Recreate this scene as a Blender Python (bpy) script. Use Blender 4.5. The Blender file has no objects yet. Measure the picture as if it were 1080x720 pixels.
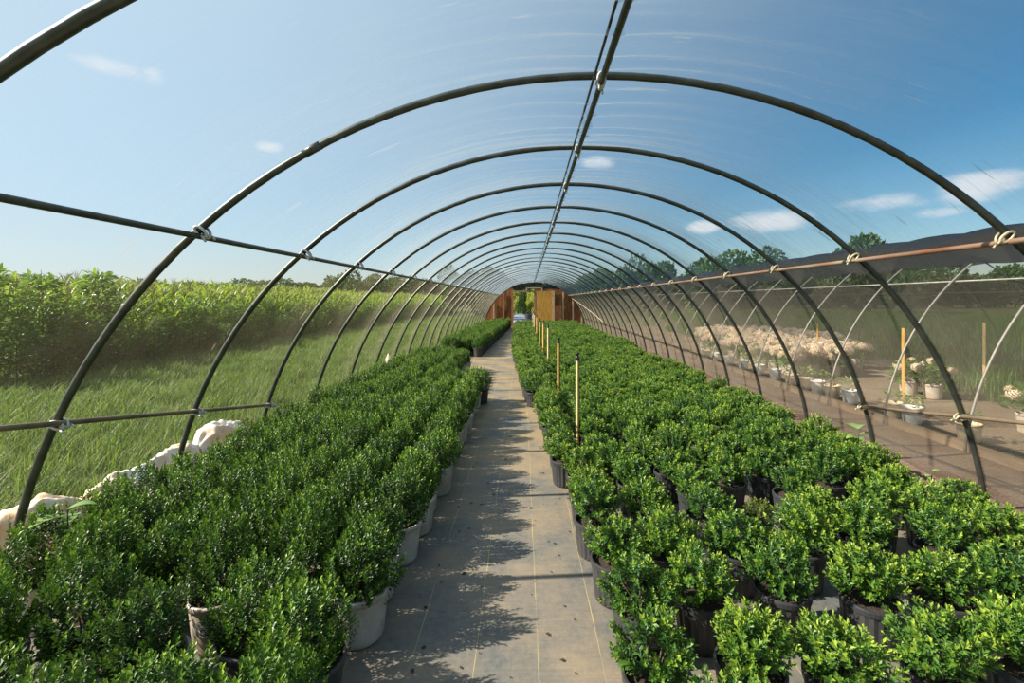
import bpy, bmesh, math, random
import numpy as np
from mathutils import Vector, Matrix

random.seed(7)
RNG = np.random.default_rng(7)
SC = bpy.context.scene
COL = SC.collection
PI = math.pi

# ------------------------------------------------------------------ camera, sky, sun, exposure
CAM_H = 1.73
cam = bpy.data.cameras.new('camera')
cam.lens = 16.33
cam.sensor_width = 36.0
cam.shift_x = -17 / 1080
cam.shift_y = -43 / 1080
cam.clip_end = 3000
cam_o = bpy.data.objects.new('camera', cam)
COL.objects.link(cam_o)
cam_o.location = (0, 0, CAM_H)
cam_o.rotation_euler = (PI / 2, 0, 0)
SC.camera = cam_o

SUN_EL = math.radians(36)
SUN_AZ = math.radians(-97)          # from +Y towards +X
sun_dir = Vector((math.sin(SUN_AZ) * math.cos(SUN_EL), math.cos(SUN_AZ) * math.cos(SUN_EL), math.sin(SUN_EL)))
sun = bpy.data.lights.new('sun', 'SUN')
sun.energy = 9.5
sun.angle = math.radians(0.55)
sun.color = (1.0, 0.93, 0.80)
sun_o = bpy.data.objects.new('sun', sun)
COL.objects.link(sun_o)
sun_o.rotation_euler = sun_dir.to_track_quat('Z', 'Y').to_euler()
sun_o.location = sun_dir * 60

SC.view_settings.view_transform = 'Standard'
SC.view_settings.look = 'None'
SC.view_settings.gamma = 1
SC.view_settings.use_curve_mapping = False
SC.view_settings.exposure = 0.22
SC.cycles.max_bounces = 10
SC.cycles.diffuse_bounces = 4
SC.cycles.transmission_bounces = 6
SC.cycles.transparent_max_bounces = 24
SC.cycles.caustics_reflective = False
SC.cycles.caustics_refractive = False


class NT:
    """small node helper"""
    def __init__(self, tree):
        self.t = tree
        self.n = tree.nodes
        self.l = tree.links
        self.n.clear()

    def add(self, kind, ins=None, **props):
        nd = self.n.new(kind)
        for k, v in props.items():
            setattr(nd, k, v)
        for k, v in (ins or {}).items():
            self.put(nd.inputs[k], v)
        return nd

    def put(self, sock, v):
        if hasattr(v, 'outputs'):
            v = v.outputs[0]
        if isinstance(v, bpy.types.NodeSocket):
            self.l.new(v, sock)
        else:
            if sock.type == 'RGBA' and len(v) == 3:
                v = (*v, 1)
            sock.default_value = v

    def m(self, op, a, b=0.0, c=0.0, clamp=False):
        nd = self.add('ShaderNodeMath', {0: a, 1: b, 2: c}, operation=op)
        nd.use_clamp = clamp
        return nd.outputs[0]

    def mix(self, f, a, b):
        nd = self.n.new('ShaderNodeMix')
        nd.data_type = 'RGBA'
        self.put(nd.inputs[0], f)
        self.put(nd.inputs[6], a)
        self.put(nd.inputs[7], b)
        return nd.outputs[2]

    def ramp(self, f, stops):
        nd = self.add('ShaderNodeValToRGB', {0: f})
        e = nd.color_ramp.elements
        while len(e) < len(stops):
            e.new(0.5)
        for i, (p, c) in enumerate(stops):
            e[i].position = p
            e[i].color = (*c, 1) if len(c) == 3 else c
        return nd.outputs[0]

    def maprange(self, v, a, b, c=0.0, d=1.0, smooth=False):
        nd = self.add('ShaderNodeMapRange', {0: v, 1: a, 2: b, 3: c, 4: d})
        if smooth:
            nd.interpolation_type = 'SMOOTHSTEP'
        return nd.outputs[0]


# ---- sky: Nishita sky with a few fair-weather clouds
world = bpy.data.worlds.new('sky')
SC.world = world
world.use_nodes = True
w = NT(world.node_tree)
sky = w.add('ShaderNodeTexSky')
sky.sky_type = 'NISHITA'
sky.sun_disc = False
sky.sun_elevation = SUN_EL
sky.sun_rotation = SUN_AZ
sky.air_density = 1.1
sky.dust_density = 0.5
sky.ozone_density = 3.0
tc = w.add('ShaderNodeTexCoord')
sep = w.add('ShaderNodeSeparateXYZ', {0: tc.outputs['Generated']})
az = w.m('ARCTAN2', sep.outputs[0], sep.outputs[1])
el = w.m('ARCSINE', sep.outputs[2])
comb = w.add('ShaderNodeCombineXYZ', {0: w.m('MULTIPLY', az, 6.0), 1: w.m('MULTIPLY', el, 15.0), 2: 0.3})
nz = w.add('ShaderNodeTexNoise', {'Vector': comb, 'Scale': 1.4, 'Detail': 7.0, 'Roughness': 0.58})
clouds = []


def px_dir(x, y):
    v = Vector(((x - 557) / 490, 1, (317 - y) / 490)).normalized()
    return math.atan2(v.x, v.y), math.asin(v.z)


mask = None
for (cx, cy, wx, wy, st) in [(1035, 195, 75, 22, 1.0), (925, 214, 75, 15, .8), (815, 234, 55, 18, 1.0), (742, 240, 26, 11, .9),
                             (632, 171, 30, 12, .85), (283, 155, 22, 9, .75), (120, 70, 60, 14, .55), (160, 78, 22, 14, .55),
                             (815, 128, 18, 8, .4), (-500, 230, 200, 40, .9), (1600, 200, 200, 50, 1.0), (980, 225, 60, 8, .5)]:
    a0, e0 = px_dir(cx, cy)
    a1, _ = px_dir(cx + wx, cy)
    _, e1 = px_dir(cx, cy - wy)
    da = w.m('MULTIPLY', w.m('SUBTRACT', az, a0), 1 / abs(a1 - a0))
    de = w.m('MULTIPLY', w.m('SUBTRACT', el, e0), 1 / abs(e1 - e0))
    r = w.m('SQRT', w.m('ADD', w.m('MULTIPLY', da, da), w.m('MULTIPLY', de, de)))
    g = w.m('MULTIPLY', w.maprange(r, 1.5, 0.0, 0.0, 1.0, True), st)
    mask = g if mask is None else w.m('MAXIMUM', mask, g)
# far from the view: a light scatter of the same clouds all around the horizon
dens = w.m('ADD', w.m('MULTIPLY', mask, 0.55), w.m('MULTIPLY', nz.outputs[0], 0.75))
dens = w.maprange(dens, 0.54, 0.86, 0.0, 0.92, True)
skyc = w.add('ShaderNodeHueSaturation', {'Hue': 0.487, 'Saturation': 1.38, 'Value': 1.0, 'Color': sky.outputs[0]})
# bright summer haze: paler towards the sun and towards the horizon
dp = w.add('ShaderNodeVectorMath', {0: tc.outputs['Generated'], 1: tuple(sun_dir)}, operation='DOT_PRODUCT')
hz = w.m('MULTIPLY', w.maprange(dp.outputs['Value'], -0.60, 0.95, 0.0, 0.85, True), 1.0)
hz2 = w.maprange(el, 0.0, 0.35, 0.30, 0.0, True)
hz = w.m('MAXIMUM', hz, hz2)
skyh = w.mix(hz, skyc.outputs[0], (6.6, 8.0, 9.0))
cl = w.mix(dens, skyh, (8.4, 8.5, 8.7))
bg = w.add('ShaderNodeBackground', {0: cl, 1: 0.092})
wo = w.add('ShaderNodeOutputWorld', {0: bg})

# ------------------------------------------------------------------ geometry of the place (metres)
BAY = 1.22
TC = 0.411                      # tunnel centre line
R = 3.40                        # hoop radius
ZC = -0.40                      # centre of the hoop circle
Y0 = 1.15 * BAY                 # first hoop in view
HOOPS = [Y0 + (k) * BAY - (0.06 if k == 0 else 0) for k in range(-2, 25)]
YEND = HOOPS[-1]
TH0 = math.asin((0 - ZC) / R)   # ground angle


def arc(th, r=R, cx=TC):        # th from 0 (left ground side) to pi
    return cx - r * math.cos(th), ZC + r * math.sin(th)


def arc_z(dx, r=R):
    return ZC + math.sqrt(max(r * r - dx * dx, 0))


# ------------------------------------------------------------------ object helpers
def tag(o, label=None, cat=None, group=None, kind=None):
    if label:
        o['label'] = label
    if cat:
        o['category'] = cat
    if group:
        o['group'] = group
    if kind:
        o['kind'] = kind
    return o


def empty(name, loc=(0, 0, 0), rz=0.0):
    o = bpy.data.objects.new(name, None)
    COL.objects.link(o)
    o.location = loc
    o.rotation_euler = (0, 0, rz)
    o.empty_display_size = 0.1
    return o


def obj(name, me, mat=None, parent=None, loc=(0, 0, 0)):
    o = bpy.data.objects.new(name, me)
    COL.objects.link(o)
    if mat is not None and len(me.materials) == 0:
        me.materials.append(mat)
    o.location = loc
    if parent is not None:
        o.parent = parent
    return o


def copy_tree(o, parent=None, keep=None):
    c = o.copy()
    COL.objects.link(c)
    c.parent = parent
    for ch in o.children:
        if keep is None or ch.name.split('.')[0] in keep:
            copy_tree(ch, c)
    return c


def np_mesh(name, verts, faces, smooth=False, attr=None):
    """verts (n,3); faces (m,k) array, all of one size; attr {name: per-face floats}"""
    verts = np.asarray(verts, dtype=np.float32)
    faces = np.asarray(faces, dtype=np.int32)
    me = bpy.data.meshes.new(name)
    m, k = faces.shape
    me.vertices.add(len(verts))
    me.vertices.foreach_set('co', verts.ravel())
    me.loops.add(m * k)
    me.loops.foreach_set('vertex_index', faces.ravel())
    me.polygons.add(m)
    me.polygons.foreach_set('loop_start', np.arange(0, m * k, k, dtype=np.int32))
    me.polygons.foreach_set('use_smooth', np.full(m, smooth, dtype=bool))
    me.update(calc_edges=True)
    for an, av in (attr or {}).items():
        a = me.attributes.new(an, 'FLOAT', 'FACE')
        a.data.foreach_set('value', np.asarray(av, dtype=np.float32))
    return me


class MB:
    """collects shapes into one mesh"""
    def __init__(self):
        self.v = []
        self.f = []
        self.s = []

    def add(self, vs, fs, smooth=False):
        b = len(self.v)
        self.v += [tuple(x) for x in vs]
        self.f += [tuple(b + i for i in f) for f in fs]
        self.s += [smooth] * len(fs)

    def box(self, x0, x1, y0, y1, z0, z1, mat=None):
        vs = [Vector((x, y, z)) for z in (z0, z1) for y in (y0, y1) for x in (x0, x1)]
        if mat is not None:
            vs = [mat @ q for q in vs]
        self.add(vs, [(0, 2, 3, 1), (4, 5, 7, 6), (0, 1, 5, 4), (2, 6, 7, 3), (0, 4, 6, 2), (1, 3, 7, 5)])

    def tube(self, pts, r, n=8, cap=True, closed=False):
        pts = [Vector(p) for p in pts]
        N = len(pts)
        rs = r if isinstance(r, (list, tuple)) else [r] * N
        vs, fs = [], []
        up = None
        for i, p in enumerate(pts):
            if closed:
                t = pts[(i + 1) % N] - pts[i - 1]
            else:
                t = pts[min(i + 1, N - 1)] - pts[max(i - 1, 0)]
            t.normalize()
            if up is None:
                a = Vector((0, 0, 1)) if abs(t.z) < 0.9 else Vector((0, 1, 0))
                up = (a - t * a.dot(t)).normalized()
            else:
                up = (up - t * up.dot(t)).normalized()
            sd = t.cross(up)
            for j in range(n):
                q = 2 * PI * j / n
                vs.append(p + (up * math.cos(q) + sd * math.sin(q)) * rs[i])
        for i in range(N if closed else N - 1):
            i2 = (i + 1) % N
            for j in range(n):
                j2 = (j + 1) % n
                fs.append((i * n + j, i * n + j2, i2 * n + j2, i2 * n + j))
        self.add(vs, fs, True)
        if cap and not closed:
            b = len(self.v) - N * n
            self.f.append(tuple(b + j for j in range(n - 1, -1, -1)))
            self.f.append(tuple(b + (N - 1) * n + j for j in range(n)))
            self.s += [False, False]

    def lathe(self, prof, n=20, rib=0.0, nrib=20, cap_bottom=False):
        vs, fs = [], []
        for (r, z, ribbed) in prof:
            for j in range(n):
                q = 2 * PI * j / n
                rr = r
                if rib and ribbed:
                    rr = r + (rib if (j % 2) else -rib)
                vs.append((rr * math.cos(q), rr * math.sin(q), z))
        for i in range(len(prof) - 1):
            for j in range(n):
                j2 = (j + 1) % n
                fs.append((i * n + j, i * n + j2, (i + 1) * n + j2, (i + 1) * n + j))
        b = len(self.v)
        self.add(vs, fs, not rib)
        if cap_bottom:
            self.f.append(tuple(b + j for j in range(n - 1, -1, -1)))
            self.s.append(False)

    def mesh(self, name):
        me = bpy.data.meshes.new(name)
        me.from_pydata(self.v, [], self.f)
        me.polygons.foreach_set('use_smooth', self.s)
        me.update()
        return me

    def build(self, name, mat, parent=None, loc=(0, 0, 0)):
        return obj(name, self.mesh(name), mat, parent, loc)


# ------------------------------------------------------------------ materials
MATS = {}


def new_mat(name):
    m = bpy.data.materials.new(name)
    m.use_nodes = True
    MATS[name] = m
    return m, NT(m.node_tree)


def out(t, s):
    t.add('ShaderNodeOutputMaterial', {0: s})


def mat_simple(name, color, rough=0.6, metal=0.0, var=0.25, scale=12.0, bump=0.0, spec=0.5, stretch=(1, 1, 1), color2=None):
    m, t = new_mat(name)
    tcn = t.add('ShaderNodeTexCoord')
    mp = t.add('ShaderNodeMapping', {0: tcn.outputs['Object'], 3: stretch})
    n = t.add('ShaderNodeTexNoise', {'Vector': mp, 'Scale': scale, 'Detail': 6.0, 'Roughness': 0.65})
    c2 = color2 or tuple(c * (1 - var) for c in color)
    col = t.mix(t.maprange(n.outputs[0], .35, .65), color, c2)
    ins = {'Base Color': col, 'Roughness': rough, 'Metallic': metal, 'Specular IOR Level': spec}
    if bump:
        ins['Normal'] = t.add('ShaderNodeBump', {'Height': n.outputs[0], 'Strength': bump, 'Distance': 0.02})
    p = t.add('ShaderNodeBsdfPrincipled', ins)
    out(t, p)
    return m


def mat_leaf(name, dark, mid, light, rough=0.38, trans=0.22, spec=0.5, tcol=(0.25, 0.42, 0.04), rnd=0.25):
    """leaf: colour from the leaf's own age ('tint' per leaf) and a little plant-to-plant variation"""
    m, t = new_mat(name)
    a = t.add('ShaderNodeAttribute', attribute_name='tint')
    oi = t.add('ShaderNodeObjectInfo')
    f = t.m('ADD', a.outputs['Fac'], t.m('MULTIPLY', t.m('SUBTRACT', oi.outputs['Random'], 0.5), rnd), clamp=True)
    col = t.ramp(f, [(0.0, dark), (0.5, mid), (1.0, light)])
    p = t.add('ShaderNodeBsdfPrincipled', {'Base Color': col, 'Roughness': rough, 'Specular IOR Level': spec})
    tr = t.add('ShaderNodeBsdfTranslucent', {'Color': t.mix(0.5, col, tcol)})
    mx = t.add('ShaderNodeMixShader', {0: trans, 1: p, 2: tr})
    out(t, mx)
    return m


def mat_film(name, op, tint, surf, dust=0.35, wr=0.5, wrscale=9.0):
    """thin sheet: what passes straight through falls with the length of the path in the sheet (1-op)^(1/cos)"""
    m, t = new_mat(name)
    tcn = t.add('ShaderNodeTexCoord')
    geo = t.add('ShaderNodeNewGeometry')
    mp = t.add('ShaderNodeMapping', {0: tcn.outputs['Object'], 3: (1.0, 5.0, 1.0)})
    n1 = t.add('ShaderNodeTexNoise', {'Vector': mp, 'Scale': wrscale * 0.35, 'Detail': 5.0, 'Roughness': 0.6, 'Distortion': 0.6})
    mp2 = t.add('ShaderNodeMapping', {0: tcn.outputs['Object'], 3: (1.0, 1.2, 1.0), 2: (0.2, 0.3, 0.7)})
    n2 = t.add('ShaderNodeTexNoise', {'Vector': mp2, 'Scale': wrscale, 'Detail': 8.0, 'Roughness': 0.7})
    h = t.m('ADD', t.m('MULTIPLY', n1.outputs[0], 0.8), t.m('MULTIPLY', n2.outputs[0], 0.2))
    mp3 = t.add('ShaderNodeMapping', {0: tcn.outputs['Object'], 2: (0.1, 0.25, 0.75), 3: (3.2, 22.0, 6.0)})
    n3 = t.add('ShaderNodeTexNoise', {'Vector': mp3, 'Scale': 0.55, 'Detail': 2.0, 'Roughness': 0.5})
    crease = t.maprange(n3.outputs[0], .70, .76)
    h = t.m('ADD', h, t.m('MULTIPLY', crease, 0.25))
    bp = t.add('ShaderNodeBump', {'Height': h, 'Strength': wr, 'Distance': 0.03})
    lw = t.add('ShaderNodeLayerWeight', {'Blend': 0.5, 'Normal': bp})
    cosv = t.m('MAXIMUM', t.m('SUBTRACT', 1.0, lw.outputs['Facing']), 0.07)
    dn = t.add('ShaderNodeTexNoise', {'Vector': tcn.outputs['Object'], 'Scale': 1.3, 'Detail': 7.0, 'Roughness': 0.65})
    base = t.m('MULTIPLY', op, t.maprange(dn.outputs[0], .3, .7, 1 - dust, 1 + dust))
    base = t.m('ADD', base, t.m('MULTIPLY', crease, 0.10))
    T = t.m('POWER', t.m('SUBTRACT', 1.0, base), t.m('DIVIDE', 1.0, cosv))
    tr = t.add('ShaderNodeBsdfTransparent', {0: tint})
    df = t.add('ShaderNodeBsdfDiffuse', {'Color': surf})
    tl = t.add('ShaderNodeBsdfTranslucent', {'Color': surf, 'Normal': bp})
    s1 = t.add('ShaderNodeMixShader', {0: 0.5, 1: df, 2: tl})
    gl = t.add('ShaderNodeBsdfGlossy', {'Color': (1, 1, 1), 'Roughness': 0.25, 'Normal': bp})
    s2 = t.add('ShaderNodeMixShader', {0: 0.04, 1: s1, 2: gl})
    mx = t.add('ShaderNodeMixShader', {0: T, 1: s2, 2: tr})
    out(t, mx)
    return m


M_STEEL = mat_simple('galvanized_steel', (0.105, 0.108, 0.088), 0.42, 0.6, 0.45, 9, 0.05)
M_STEEL_L = mat_simple('pale_steel', (0.34, 0.32, 0.29), 0.55, 0.4, 0.3, 9)
M_RUST = mat_simple('rusty_steel', (0.36, 0.27, 0.19), 0.6, 0.35, 0.3, 5, 0.05, stretch=(1, .35, 1), color2=(0.30, 0.12, 0.06))
M_BRASS = mat_simple('brace_steel', (0.30, 0.21, 0.13), 0.55, 0.45, 0.5, 6)
M_CLAMP = mat_simple('clamp_steel', (0.62, 0.60, 0.55), 0.45, 0.4, 0.3, 40)
M_CLAMP_R = mat_simple('clamp_yellowed', (0.66, 0.55, 0.36), 0.5, 0.3, 0.3, 40)
M_WOOD_GREY = mat_simple('weathered_board', (0.40, 0.27, 0.165), 0.8, 0, 0.45, 14, 0.3, stretch=(1, .12, 1))
M_PLY = mat_simple('plywood', (0.34, 0.125, 0.03), 0.75, 0, 0.7, 3, 0.1, stretch=(3, 3, .5))
M_PLY_L = mat_simple('plywood_door', (0.72, 0.34, 0.05), 0.7, 0, 0.35, 4, 0.1, stretch=(3, 3, .5))
M_POST = mat_simple('timber_post', (0.60, 0.42, 0.28), 0.8, 0, 0.3, 8, 0.1, stretch=(4, 4, .4))
M_POST_R = mat_simple('red_brown_post', (0.42, 0.17, 0.085), 0.8, 0, 0.3, 8, 0.1, stretch=(4, 4, .4))
M_STAKE = mat_simple('stake_wood', (0.75, 0.52, 0.20), 0.7, 0, 0.25, 10, 0.1, stretch=(6, 6, .4))
M_STAKE_O = mat_simple('stake_orange', (0.78, 0.42, 0.09), 0.7, 0, 0.25, 10, 0.1, stretch=(6, 6, .4))
M_BLACKP = mat_simple('black_plastic', (0.022, 0.021, 0.021), 0.42, 0, 0.3, 6, spec=0.5)
M_POTB = mat_simple('black_pot', (0.032, 0.032, 0.035), 0.45, 0, 0.45, 7, spec=0.45, color2=(0.060, 0.056, 0.055))
M_POTW = mat_simple('white_pot', (0.56, 0.52, 0.46), 0.5, 0, 0.3, 5, spec=0.4, color2=(0.36, 0.28, 0.19))
M_POTT = mat_simple('tan_pot', (0.78, 0.60, 0.38), 0.5, 0, 0.3, 5)
M_SOIL = mat_simple('potting_soil', (0.065, 0.038, 0.024), 0.95, 0, 0.6, 60, 0.8)
M_STEM = mat_simple('twig_bark', (0.10, 0.075, 0.05), 0.9, 0, 0.4, 30)
M_BARK = mat_simple('tree_bark', (0.09, 0.07, 0.055), 0.9, 0, 0.4, 6, 0.5)
M_SHEET = mat_simple('bunched_white_film', (0.80, 0.78, 0.73), 0.5, 0, 0.25, 2.6, 0.6, color2=(0.72, 0.40, 0.15))
M_DARKTXT = mat_simple('black_print', (0.02, 0.02, 0.02), 0.6)
M_LABELW = mat_simple('label_white', (0.85, 0.83, 0.78), 0.5)
M_WAGON = mat_simple('blue_grey_panel', (0.42, 0.47, 0.55), 0.6, 0, 0.2, 3)
M_PLANKP = mat_simple('pale_plank', (0.72, 0.62, 0.42), 0.8, 0, 0.2, 6)

M_HOLLY = mat_leaf('upright_shrub_leaf', (0.007, 0.027, 0.004), (0.052, 0.132, 0.009), (0.30, 0.44, 0.04), 0.45, 0.13, 0.38)
M_BOX = mat_leaf('rounded_shrub_leaf', (0.013, 0.046, 0.020), (0.078, 0.172, 0.019), (0.33, 0.42, 0.045), 0.42, 0.16, 0.40)
M_BOXY = mat_leaf('yellowing_shrub_leaf', (0.05, 0.07, 0.02), (0.16, 0.19, 0.03), (0.42, 0.36, 0.06), 0.4, 0.22)
M_GRASS = mat_leaf('grass_blade', (0.022, 0.055, 0.008), (0.085, 0.155, 0.022), (0.30, 0.33, 0.085), 0.5, 0.36, 0.3, rnd=0.6)
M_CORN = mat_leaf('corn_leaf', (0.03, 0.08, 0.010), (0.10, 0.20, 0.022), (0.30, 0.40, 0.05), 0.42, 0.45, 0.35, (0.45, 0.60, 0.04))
M_TASSEL = mat_leaf('corn_tassel', (0.25, 0.22, 0.09), (0.42, 0.36, 0.14), (0.5, 0.42, 0.2), 0.6, 0.3, 0.2)
M_WEED = mat_leaf('weed_leaf', (0.018, 0.06, 0.010), (0.060, 0.15, 0.020), (0.22, 0.34, 0.06), 0.45, 0.32, 0.35)
M_WEEDP = mat_leaf('pale_weed_leaf', (0.16, 0.28, 0.10), (0.28, 0.42, 0.14), (0.45, 0.55, 0.12), 0.4, 0.4, 0.4)
M_TREE = mat_leaf('tree_leaf', (0.016, 0.042, 0.012), (0.04, 0.085, 0.022), (0.085, 0.14, 0.035), 0.5, 0.2, 0.3)
M_FLOWER = mat_leaf('flower_petal', (0.50, 0.30, 0.20), (0.72, 0.54, 0.38), (0.86, 0.78, 0.60), 0.6, 0.2, 0.2, (0.8, 0.7, 0.6))
M_YFOL = mat_leaf('yellow_green_foliage', (0.16, 0.20, 0.03), (0.38, 0.40, 0.07), (0.62, 0.58, 0.16), 0.5, 0.3, 0.3, (0.6, 0.6, 0.1))

M_ROOF = mat_film('roof_film', 0.085, (0.92, 0.97, 1.0), (0.36, 0.42, 0.48), 0.40, 0.6, 6.0)
M_SIDE = mat_film('side_film', 0.024, (0.98, 0.98, 0.97), (0.42, 0.34, 0.26), 0.45, 0.35, 6.0)
M_SIDER = mat_film('dusty_side_film', 0.25, (0.95, 0.93, 0.90), (0.34, 0.27, 0.20), 0.30, 0.35, 6.0)
M_NET = mat_film('side_netting', 0.32, (0.85, 0.83, 0.80), (0.10, 0.09, 0.075), 0.10, 0.3, 6.0)
M_CLOTH = mat_film('shade_cloth', 0.50, (0.62, 0.66, 0.74), (0.022, 0.023, 0.026), 0.10, 0.3, 6.0)


def mat_fabric():
    m, t = new_mat('ground_fabric')
    tcn = t.add('ShaderNodeTexCoord')
    s = t.add('ShaderNodeSeparateXYZ', {0: tcn.outputs['Object']})
    wob = t.add('ShaderNodeTexNoise', {'Vector': t.add('ShaderNodeMapping', {0: tcn.outputs['Object'], 3: (0, 1, 0)}), 'Scale': 1.1, 'Detail': 3.0})
    xx = t.m('ADD', s.outputs[0], t.m('MULTIPLY', t.m('SUBTRACT', wob.outputs[0], .5), 0.03))
    xx = t.m('ADD', xx, t.m('MULTIPLY', s.outputs[1], 0.012))
    ph = t.m('FRACT', t.m('DIVIDE', t.m('ADD', xx, 10 * 0.305 - 0.076 + 0.1525), 0.305))
    line = t.m('LESS_THAN', t.m('ABSOLUTE', t.m('SUBTRACT', ph, 0.5)), 0.0065)
    brk = t.add('ShaderNodeTexNoise', {'Vector': tcn.outputs['Object'], 'Scale': 2.2, 'Detail': 3.0})
    line = t.m('MULTIPLY', line, t.maprange(brk.outputs[0], .38, .62, .10, .75))
    # weave and dirt
    n1 = t.add('ShaderNodeTexNoise', {'Vector': tcn.outputs['Object'], 'Scale': 1.3, 'Detail': 8.0, 'Roughness': 0.68})
    n2 = t.add('ShaderNodeTexNoise', {'Vector': tcn.outputs['Object'], 'Scale': 28.0, 'Detail': 5.0, 'Roughness': 0.7})
    n3 = t.add('ShaderNodeTexNoise', {'Vector': t.add('ShaderNodeMapping', {0: tcn.outputs['Object'], 3: (6, 60, 1)}), 'Scale': 1.0, 'Detail': 3.0})
    c = t.mix(t.maprange(n1.outputs[0], .40, .62), (0.098, 0.102, 0.098), (0.250, 0.190, 0.125))
    c = t.mix(t.maprange(n2.outputs[0], .35, .75, 0, .55), c, (0.25, 0.22, 0.175))
    c = t.mix(t.maprange(n3.outputs[0], .4, .7, 0, .25), c, (0.09, 0.09, 0.09))
    far = t.maprange(s.outputs[1], 3.0, 6.5, 0.0, 0.85)
    c = t.mix(t.m('MULTIPLY', far, t.maprange(n1.outputs[0], .36, .58)), c, (0.28, 0.205, 0.105))
    c = t.mix(line, c, (0.52, 0.40, 0.14))
    bp = t.add('ShaderNodeBump', {'Height': t.m('ADD', n2.outputs[0], t.m('MULTIPLY', n1.outputs[0], 3.0)), 'Strength': 0.25, 'Distance': 0.01})
    p = t.add('ShaderNodeBsdfPrincipled', {'Base Color': c, 'Roughness': 0.62, 'Specular IOR Level': 0.3, 'Normal': bp})
    out(t, p)
    return m


def mat_ground(name, cols, scales=(0.35, 9.0), bump=0.6):
    m, t = new_mat(name)
    tcn = t.add('ShaderNodeTexCoord')
    n1 = t.add('ShaderNodeTexNoise', {'Vector': tcn.outputs['Object'], 'Scale': scales[0], 'Detail': 8.0, 'Roughness': 0.65})
    n2 = t.add('ShaderNodeTexNoise', {'Vector': tcn.outputs['Object'], 'Scale': scales[1], 'Detail': 8.0, 'Roughness': 0.75})
    c = t.ramp(t.m('ADD', t.m('MULTIPLY', n1.outputs[0], .55), t.m('MULTIPLY', n2.outputs[0], .45)), [(0.36, cols[0]), (0.5, cols[1]), (0.64, cols[2])])
    bp = t.add('ShaderNodeBump', {'Height': n2.outputs[0], 'Strength': bump, 'Distance': 0.04})
    out(t, t.add('ShaderNodeBsdfPrincipled', {'Base Color': c, 'Roughness': 0.95, 'Specular IOR Level': 0.1, 'Normal': bp}))
    return m


M_FABRIC = mat_fabric()
M_FIELD = mat_ground('grassy_soil', [(0.045, 0.055, 0.018), (0.085, 0.10, 0.03), (0.15, 0.15, 0.06)])
M_MULCH = mat_ground('wood_chip_mulch', [(0.13, 0.075, 0.05), (0.27, 0.17, 0.115), (0.46, 0.33, 0.25)], (0.8, 34.0), 1.0)
M_GRAVEL = mat_ground('brown_gravel_floor', [(0.11, 0.08, 0.05), (0.22, 0.16, 0.105), (0.36, 0.29, 0.21)], (0.5, 30.0), 0.8)
M_ROAD = mat_ground('bluish_gravel_track', [(0.17, 0.20, 0.24), (0.22, 0.25, 0.30), (0.28, 0.31, 0.36)], (0.8, 25.0), 0.4)

# ------------------------------------------------------------------ ground
XL, XR = arc(TH0)[0], 2 * TC - arc(TH0)[0]          # where the hoops meet the ground


def slab(name, x0, x1, y0, y1, z0, z1, mat, label=None):
    mb = MB()
    mb.box(x0, x1, y0, y1, z0, z1)
    o = mb.build(name, mat)
    return tag(o, label, None, None, 'structure')


slab('ground', -900, 900, -60, 1500, -0.5, -0.02, M_FIELD, 'open grassy soil around the hoop houses')
slab('floor', XL + 0.02, 3.33, -1.5, YEND - 0.05, -0.1, 0.0, M_FABRIC, 'grey brown woven ground fabric with thin yellow lines')
slab('floor_mulch', 3.34, 5.03, -1.5, YEND + 0.5, -0.1, -0.002, M_MULCH, 'reddish brown mulch strip between the two hoop houses')
slab('floor_gravel', 5.04, 8.37 + 3.3, -1.5, YEND + 0.5, -0.1, -0.004, M_GRAVEL, 'brown gravel floor of the neighbouring shade house')
slab('floor_track', -1.6, 1.2, YEND + 0.3, YEND + 70, -0.1, -0.006, M_ROAD, 'blue grey track leading away beyond the open doorway')

# ------------------------------------------------------------------ the hoop house frame
frame = empty('hoop_frame', (TC, 0, 0))
tag(frame, 'arched steel pipe frame of the hoop house over the shrub beds', 'greenhouse frame')
PR = 0.0215


def hoop_mesh(r, n=40, rad=PR, seg=8):
    mb = MB()
    a0 = math.asin((0.0 - ZC) / r)
    pts = [(-r * math.cos(a0 + (PI - 2 * a0) * i / n), 0, ZC + r * math.sin(a0 + (PI - 2 * a0) * i / n)) for i in range(n + 1)]
    mb.tube(pts, rad, seg)
    return mb.mesh('hoop')


me_hoop = hoop_mesh(R, 56, PR, 12)
for y in HOOPS:
    obj('hoop', me_hoop, M_STEEL, frame, (0, y, 0))
# a slip joint where two lengths of hoop pipe meet, on the left shoulder of each hoop
jb = MB()
jt = PI - math.acos(-(-655 * .00249) / R) if False else math.acos(655 * .00249 / R)
jb.tube([(-R * math.cos(jt + d), 0, ZC + R * math.sin(jt + d)) for d in (-.016, 0, .016)], PR + .003, 10)
jb.tube([(-R * math.cos(jt), -.03, ZC + R * math.sin(jt)), (-R * math.cos(jt), .03, ZC + R * math.sin(jt))], .006, 6)
me_joint = jb.mesh('pipe_joint')
for y in HOOPS[3:4]:
    obj('pipe_joint', me_joint, M_STEEL, frame, (0, y, 0))

# ridge pipe and two side purlins, hung under the hoops
mb = MB()
ZR = ZC + R - PR - 0.02
mb.tube([(0, y, ZR) for y in np.linspace(-1.4, YEND, 30)], 0.0175, 10)
mb.build('ridge_pipe', M_STEEL, frame)
mb = MB()
mb.tube([(-.045, y, ZC + R - PR - .008) for y in np.linspace(-1.4, YEND, 12)], .0075, 6)
mb.build('ridge_cord', M_BLACKP, frame)
PURL = 917 * .00249


def purlin_pos(side):
    rr = R - PR - 0.017
    x = PURL * rr / R
    z = arc_z(x, rr) - (0.03 if side > 0 else 0)
    if side > 0:
        x = math.sqrt(rr * rr - (z - ZC) ** 2)
    return side * x, z


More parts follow.
